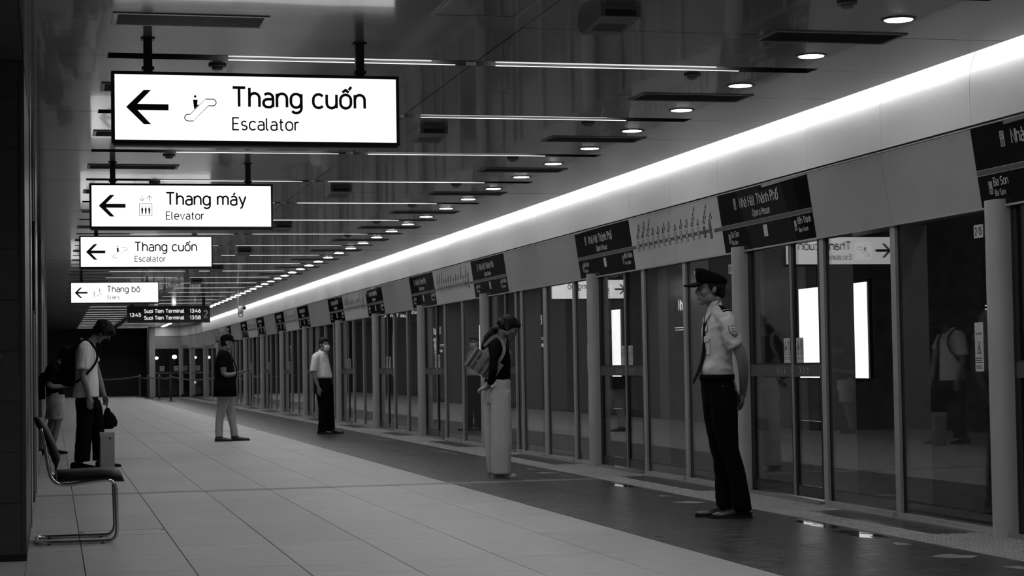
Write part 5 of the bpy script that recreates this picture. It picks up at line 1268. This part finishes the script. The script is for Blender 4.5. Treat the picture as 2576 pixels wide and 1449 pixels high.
# 5. tall person in white polo on the left
az = local_at(.38, 22.35)
W5 = dict(voxel=.009, bvoxel=.0072, head=(.180, 1.560), pitch=40, yaw=-4, hs=1.0, neck=(.035, 0, 1.44), nk=1.0,
  torso=[(.830, .138, -.150, .165), (.86, .138, -.155, .168), (.95, .132, -.145, .165), (1.05, .126, -.130, .166), (1.15, .120, -.128, .170), (1.25, .118, -.130, .176), (1.35, .105, -.128, .178), (1.42, .080, -.11, .165), (1.455, .06, -.08, .10)],
  shoulder=(-.015, 1.415, .172),
  arms=[dict(p=[(-.020, -.192, 1.39), (-.035, -.215, 1.24), (-.045, -.222, 1.08), (-.005, -.215, .95), (.020, -.205, .84)], sleeve=.46, sr=(.068, .070), r=[.048, .045, .038, .034, .026], hand=dict(d=(.12, 0, -1), up=(.1, -1, 0), curl=.25, th=1, r=.009)),
        dict(p=[(.02, .192, 1.39), (.075, .215, 1.26), (.120, .222, 1.12), (.160, .20, .98), (.195, .17, .85)], sleeve=.36, sr=(.068, .070), r=[.048, .045, .038, .034, .026], hand=dict(d=(.25, -.1, -1), up=(.5, .8, 0), curl=.8, th=-1, r=.009))],
  hips=[(.90, .120, -.120, .155), (.84, .125, -.125, .160), (.78, .125, -.125, .162), (.70, .12, -.12, .155)],
  legs=[dict(r=[(.80, .085, -.130, -.08, .085), (.65, .070, -.118, -.085, .084), (.50, .052, -.115, -.088, .078), (.35, .045, -.130, -.09, .074), (.20, .035, -.140, -.09, .076), (.10, .030, -.148, -.09, .080)], foot=(-.190, .100, -.09), sneaker=True, shoe='blackcloth', sole='whitesole'),
        dict(r=[(.80, .150, -.06, .08, .085), (.65, .180, -.01, .085, .084), (.50, .190, .03, .088, .078), (.35, .190, .05, .09, .072), (.20, .188, .06, .09, .072), (.10, .185, .06, .09, .074)], foot=(.09, .385, .09), sneaker=True, shoe='blackcloth', sole='whitesole')],
  top='polo', topname='polo_shirt', bottom='darkcloth', fold=[(.006, (11, 11, 5)), (.003, (26, 26, 6))])
P_, bo, so, tr, hm = person('tall person in white polo shirt and dark trousers looking down at left', .38, 22.35, -az, W5)
hair(P_, hm, [((-.022, 0, .062), (.112, .098, .090)), ((-.060, 0, .015), (.060, .080, .078)), ((.062, 0, .082), (.050, .074, .044)), ((.0, .078, .035), (.05, .02, .045)), ((.0, -.078, .035), (.05, .02, .045))], .008, .012, (30, 30, 26))
mk = MB(); mk.loft([[hm @ Vector((.068 + .040 * cos(a) * s, .056 * s2 * sin(a), -.045 + z)) for a in [-1.35 + 2.7 * i / 10 for i in range(11)]] + [hm @ Vector((.058, .050 * s2 * sin(1.35 - 2.7 * i / 10), -.045 + z)) for i in range(11)] for z, s, s2 in ((-.060, .25, .75), (-.045, .8, .95), (-.01, 1.15, 1.0), (.02, 1.25, 1.0), (.042, .9, .9))])
obj('face_mask', mk, 'blackcloth', P_, True)
obj('polo_collar', MB().loft([ering(z, f, b_, 0, hw, 16, 2.0, -.45) for z, f, b_, hw in ((1.415, .115, -.075, .092), (1.455, .105, -.07, .080), (1.480, .090, -.065, .068))]), 'polo', so, True)
pm = Matrix.Translation((.38, 22.35, 0)) @ Matrix.Rotation(radians(-az), 4, 'Z')
def backpack(label, pm, x_, z0, hh, dd, ww, strap):
    b_ = thing('backpack', label, 'backpack'); b_.matrix_world = pm @ Matrix.Translation((x_, 0, z0))
    obj('pack_body', MB().loft([ering(z * hh, 0, -dd * s, 0, ww * s2, 16, 3.0) for z, s, s2 in ((0, .75, .9), (.06, 1, 1), (.5, 1.05, 1), (.85, .8, .95), (1, .45, .7))]), 'blackcloth', b_, True)
    obj('front_pocket', MB().loft([ering(z * hh, -dd * .9, -dd * 1.3 * s, 0, ww * .75, 12, 3.0) for z, s in ((.08, .9), (.14, 1), (.40, 1), (.46, .85))]), 'blackcloth', b_, True)
    for s in (-1, 1):
        p2 = sm([Vector((a - x_, s * y_, c - z0)) for a, y_, c in strap], 4); obj('shoulder_strap', MB().tube(p2, .013, 6), 'blackcloth', b_, True)
    return b_
backpack('black backpack worn by the tall person in white polo', pm, -.135, .96, .44, .16, .145, [(-.14, .10, 1.36), (-.09, .12, 1.45), (-.01, .125, 1.485), (.07, .125, 1.43), (.118, .13, 1.33), (.10, .16, 1.22), (.0, .175, 1.10), (-.12, .15, 1.0)])
hb = thing('hand_bag', 'dark soft bag hanging from hand of the tall person', 'bag'); hb.matrix_world = pm @ Matrix.Translation((.250, .16, .46))
obj('bag_body', remesh(MB().loft([ering(z, f, b_, 0, hw, 14, 2.2) for z, f, b_, hw in ((0, .03, -.07, .04), (.03, .085, -.085, .06), (.09, .095, -.08, .065), (.15, .06, -.07, .05), (.20, .02, -.05, .025), (.235, -.0, -.035, .012))]), .008, 2, [(.006, (22, 22, 14))]), 'blackcloth', hb)
obj('handle', MB().tube([(-.02, 0, .20), (-.025, 0, .26), (-.018, 0, .29)], .008, 6), 'blackcloth', hb)
bx_ = thing('paper_carrier', 'tall pale paper carrier standing on floor beside the tall person', 'paper bag', (.600, 22.30, 0), radians(6))
obj('bag_body', MB().loft([[(-.080 * s, -.055 * t, z), (.080 * s, -.055 * t, z), (.080 * s, .055 * t, z), (-.080 * s, .055 * t, z)] for z, s, t in ((0, 1, 1), (.38, 1.0, 1.0), (.425, 1.04, .8))]), 'paper', bx_)
obj('top_fold', MB().box(-.084, .084, -.0455, -.0435, .385, .425), 'sticker', bx_); obj('round_mark', MB().prism([(.030 + .012 * cos(a), .355 + .012 * sin(a)) for a in [2 * pi * i / 12 for i in range(12)]], -.0565, -.0555, 'y'), 'darkband', bx_)

# 6. shorter person behind, with shorts
az = local_at(.05, 26.5)
W6 = dict(voxel=.012, bvoxel=.0085, head=(.150, 1.335), pitch=30, yaw=0, hs=.95, fem=1, neck=(.03, 0, 1.225), nk=.9,
  torso=[(.80, .115, -.130, .150), (.90, .115, -.130, .152), (1.0, .115, -.135, .155), (1.10, .110, -.14, .160), (1.18, .085, -.13, .155), (1.225, .06, -.10, .11), (1.245, .05, -.07, .07)],
  shoulder=(-.03, 1.19, .155),
  arms=[dict(p=[(-.035, -.170, 1.17), (-.06, -.19, 1.06), (-.085, -.19, .955), (.02, -.18, .93), (.12, -.15, .945)], sleeve=.45, sr=(.060, .060), r=[.042, .040, .035, .032, .024], hand=dict(d=(1, .1, .15), up=(0, -.6, -.8), curl=.5, th=-1, r=.010)),
        dict(p=[(-.035, .170, 1.17), (-.05, .19, 1.06), (-.07, .19, .955), (.03, .16, .93), (.13, .10, .945)], sleeve=.45, sr=(.060, .060), r=[.042, .040, .035, .032, .024], hand=dict(d=(1, -.2, .15), up=(0, .6, -.8), curl=.5, th=1, r=.010))],
  hips=[(.86, .105, -.12, .148), (.80, .115, -.125, .156), (.72, .12, -.125, .160), (.66, .118, -.12, .155)],
  legs=[dict(r=[(.74, .115, -.09, -.08, .088), (.60, .12, -.075, -.085, .092), (.49, .125, -.08, -.088, .096), (.47, .085, -.035, -.088, .055), (.38, .060, -.035, -.088, .052), (.28, .035, -.070, -.088, .052), (.15, -.005, -.075, -.088, .038), (.08, -.015, -.080, -.088, .036)], cover=3, bare=True, foot=(-.105, .155, -.088), sneaker=True, shoe='blackcloth', sole='whitesole'),
        dict(r=[(.74, .095, -.115, .08, .088), (.60, .07, -.13, .085, .092), (.49, .06, -.15, .088, .094), (.47, .01, -.11, .088, .055), (.38, -.02, -.125, .088, .052), (.28, -.05, -.16, .088, .052), (.15, -.09, -.165, .088, .038), (.08, -.10, -.17, .088, .036)], cover=3, bare=True, foot=(-.19, .07, .088), sneaker=True, shoe='blackcloth', sole='whitesole')],
  top='blackcloth', topname='t_shirt', bottom='shortcloth', botname='shorts', noeyes=True)
P_, bo, so, tr, hm = person('shorter person in dark top and pale shorts half hidden behind the tall one', .04, 26.5, -az, W6)
hair(P_, hm, [((-.026, 0, .050), (.108, .092, .088)), ((-.062, 0, -.005), (.062, .084, .082)), ((.052, 0, .080), (.050, .070, .036)), ((-.02, .074, .0), (.045, .018, .065)), ((-.02, -.074, .0), (.045, .018, .065))], .009, .010)
backpack('dark backpack worn by the shorter person in shorts', Matrix.Translation((.04, 26.5, 0)) @ Matrix.Rotation(radians(-az), 4, 'Z'), -.14, .76, .36, .11, .125, [(-.15, .09, 1.10), (-.10, .11, 1.20), (-.02, .115, 1.245), (.06, .115, 1.20), (.112, .12, 1.10), (.09, .15, 1.0), (.0, .165, .90), (-.13, .13, .80)])
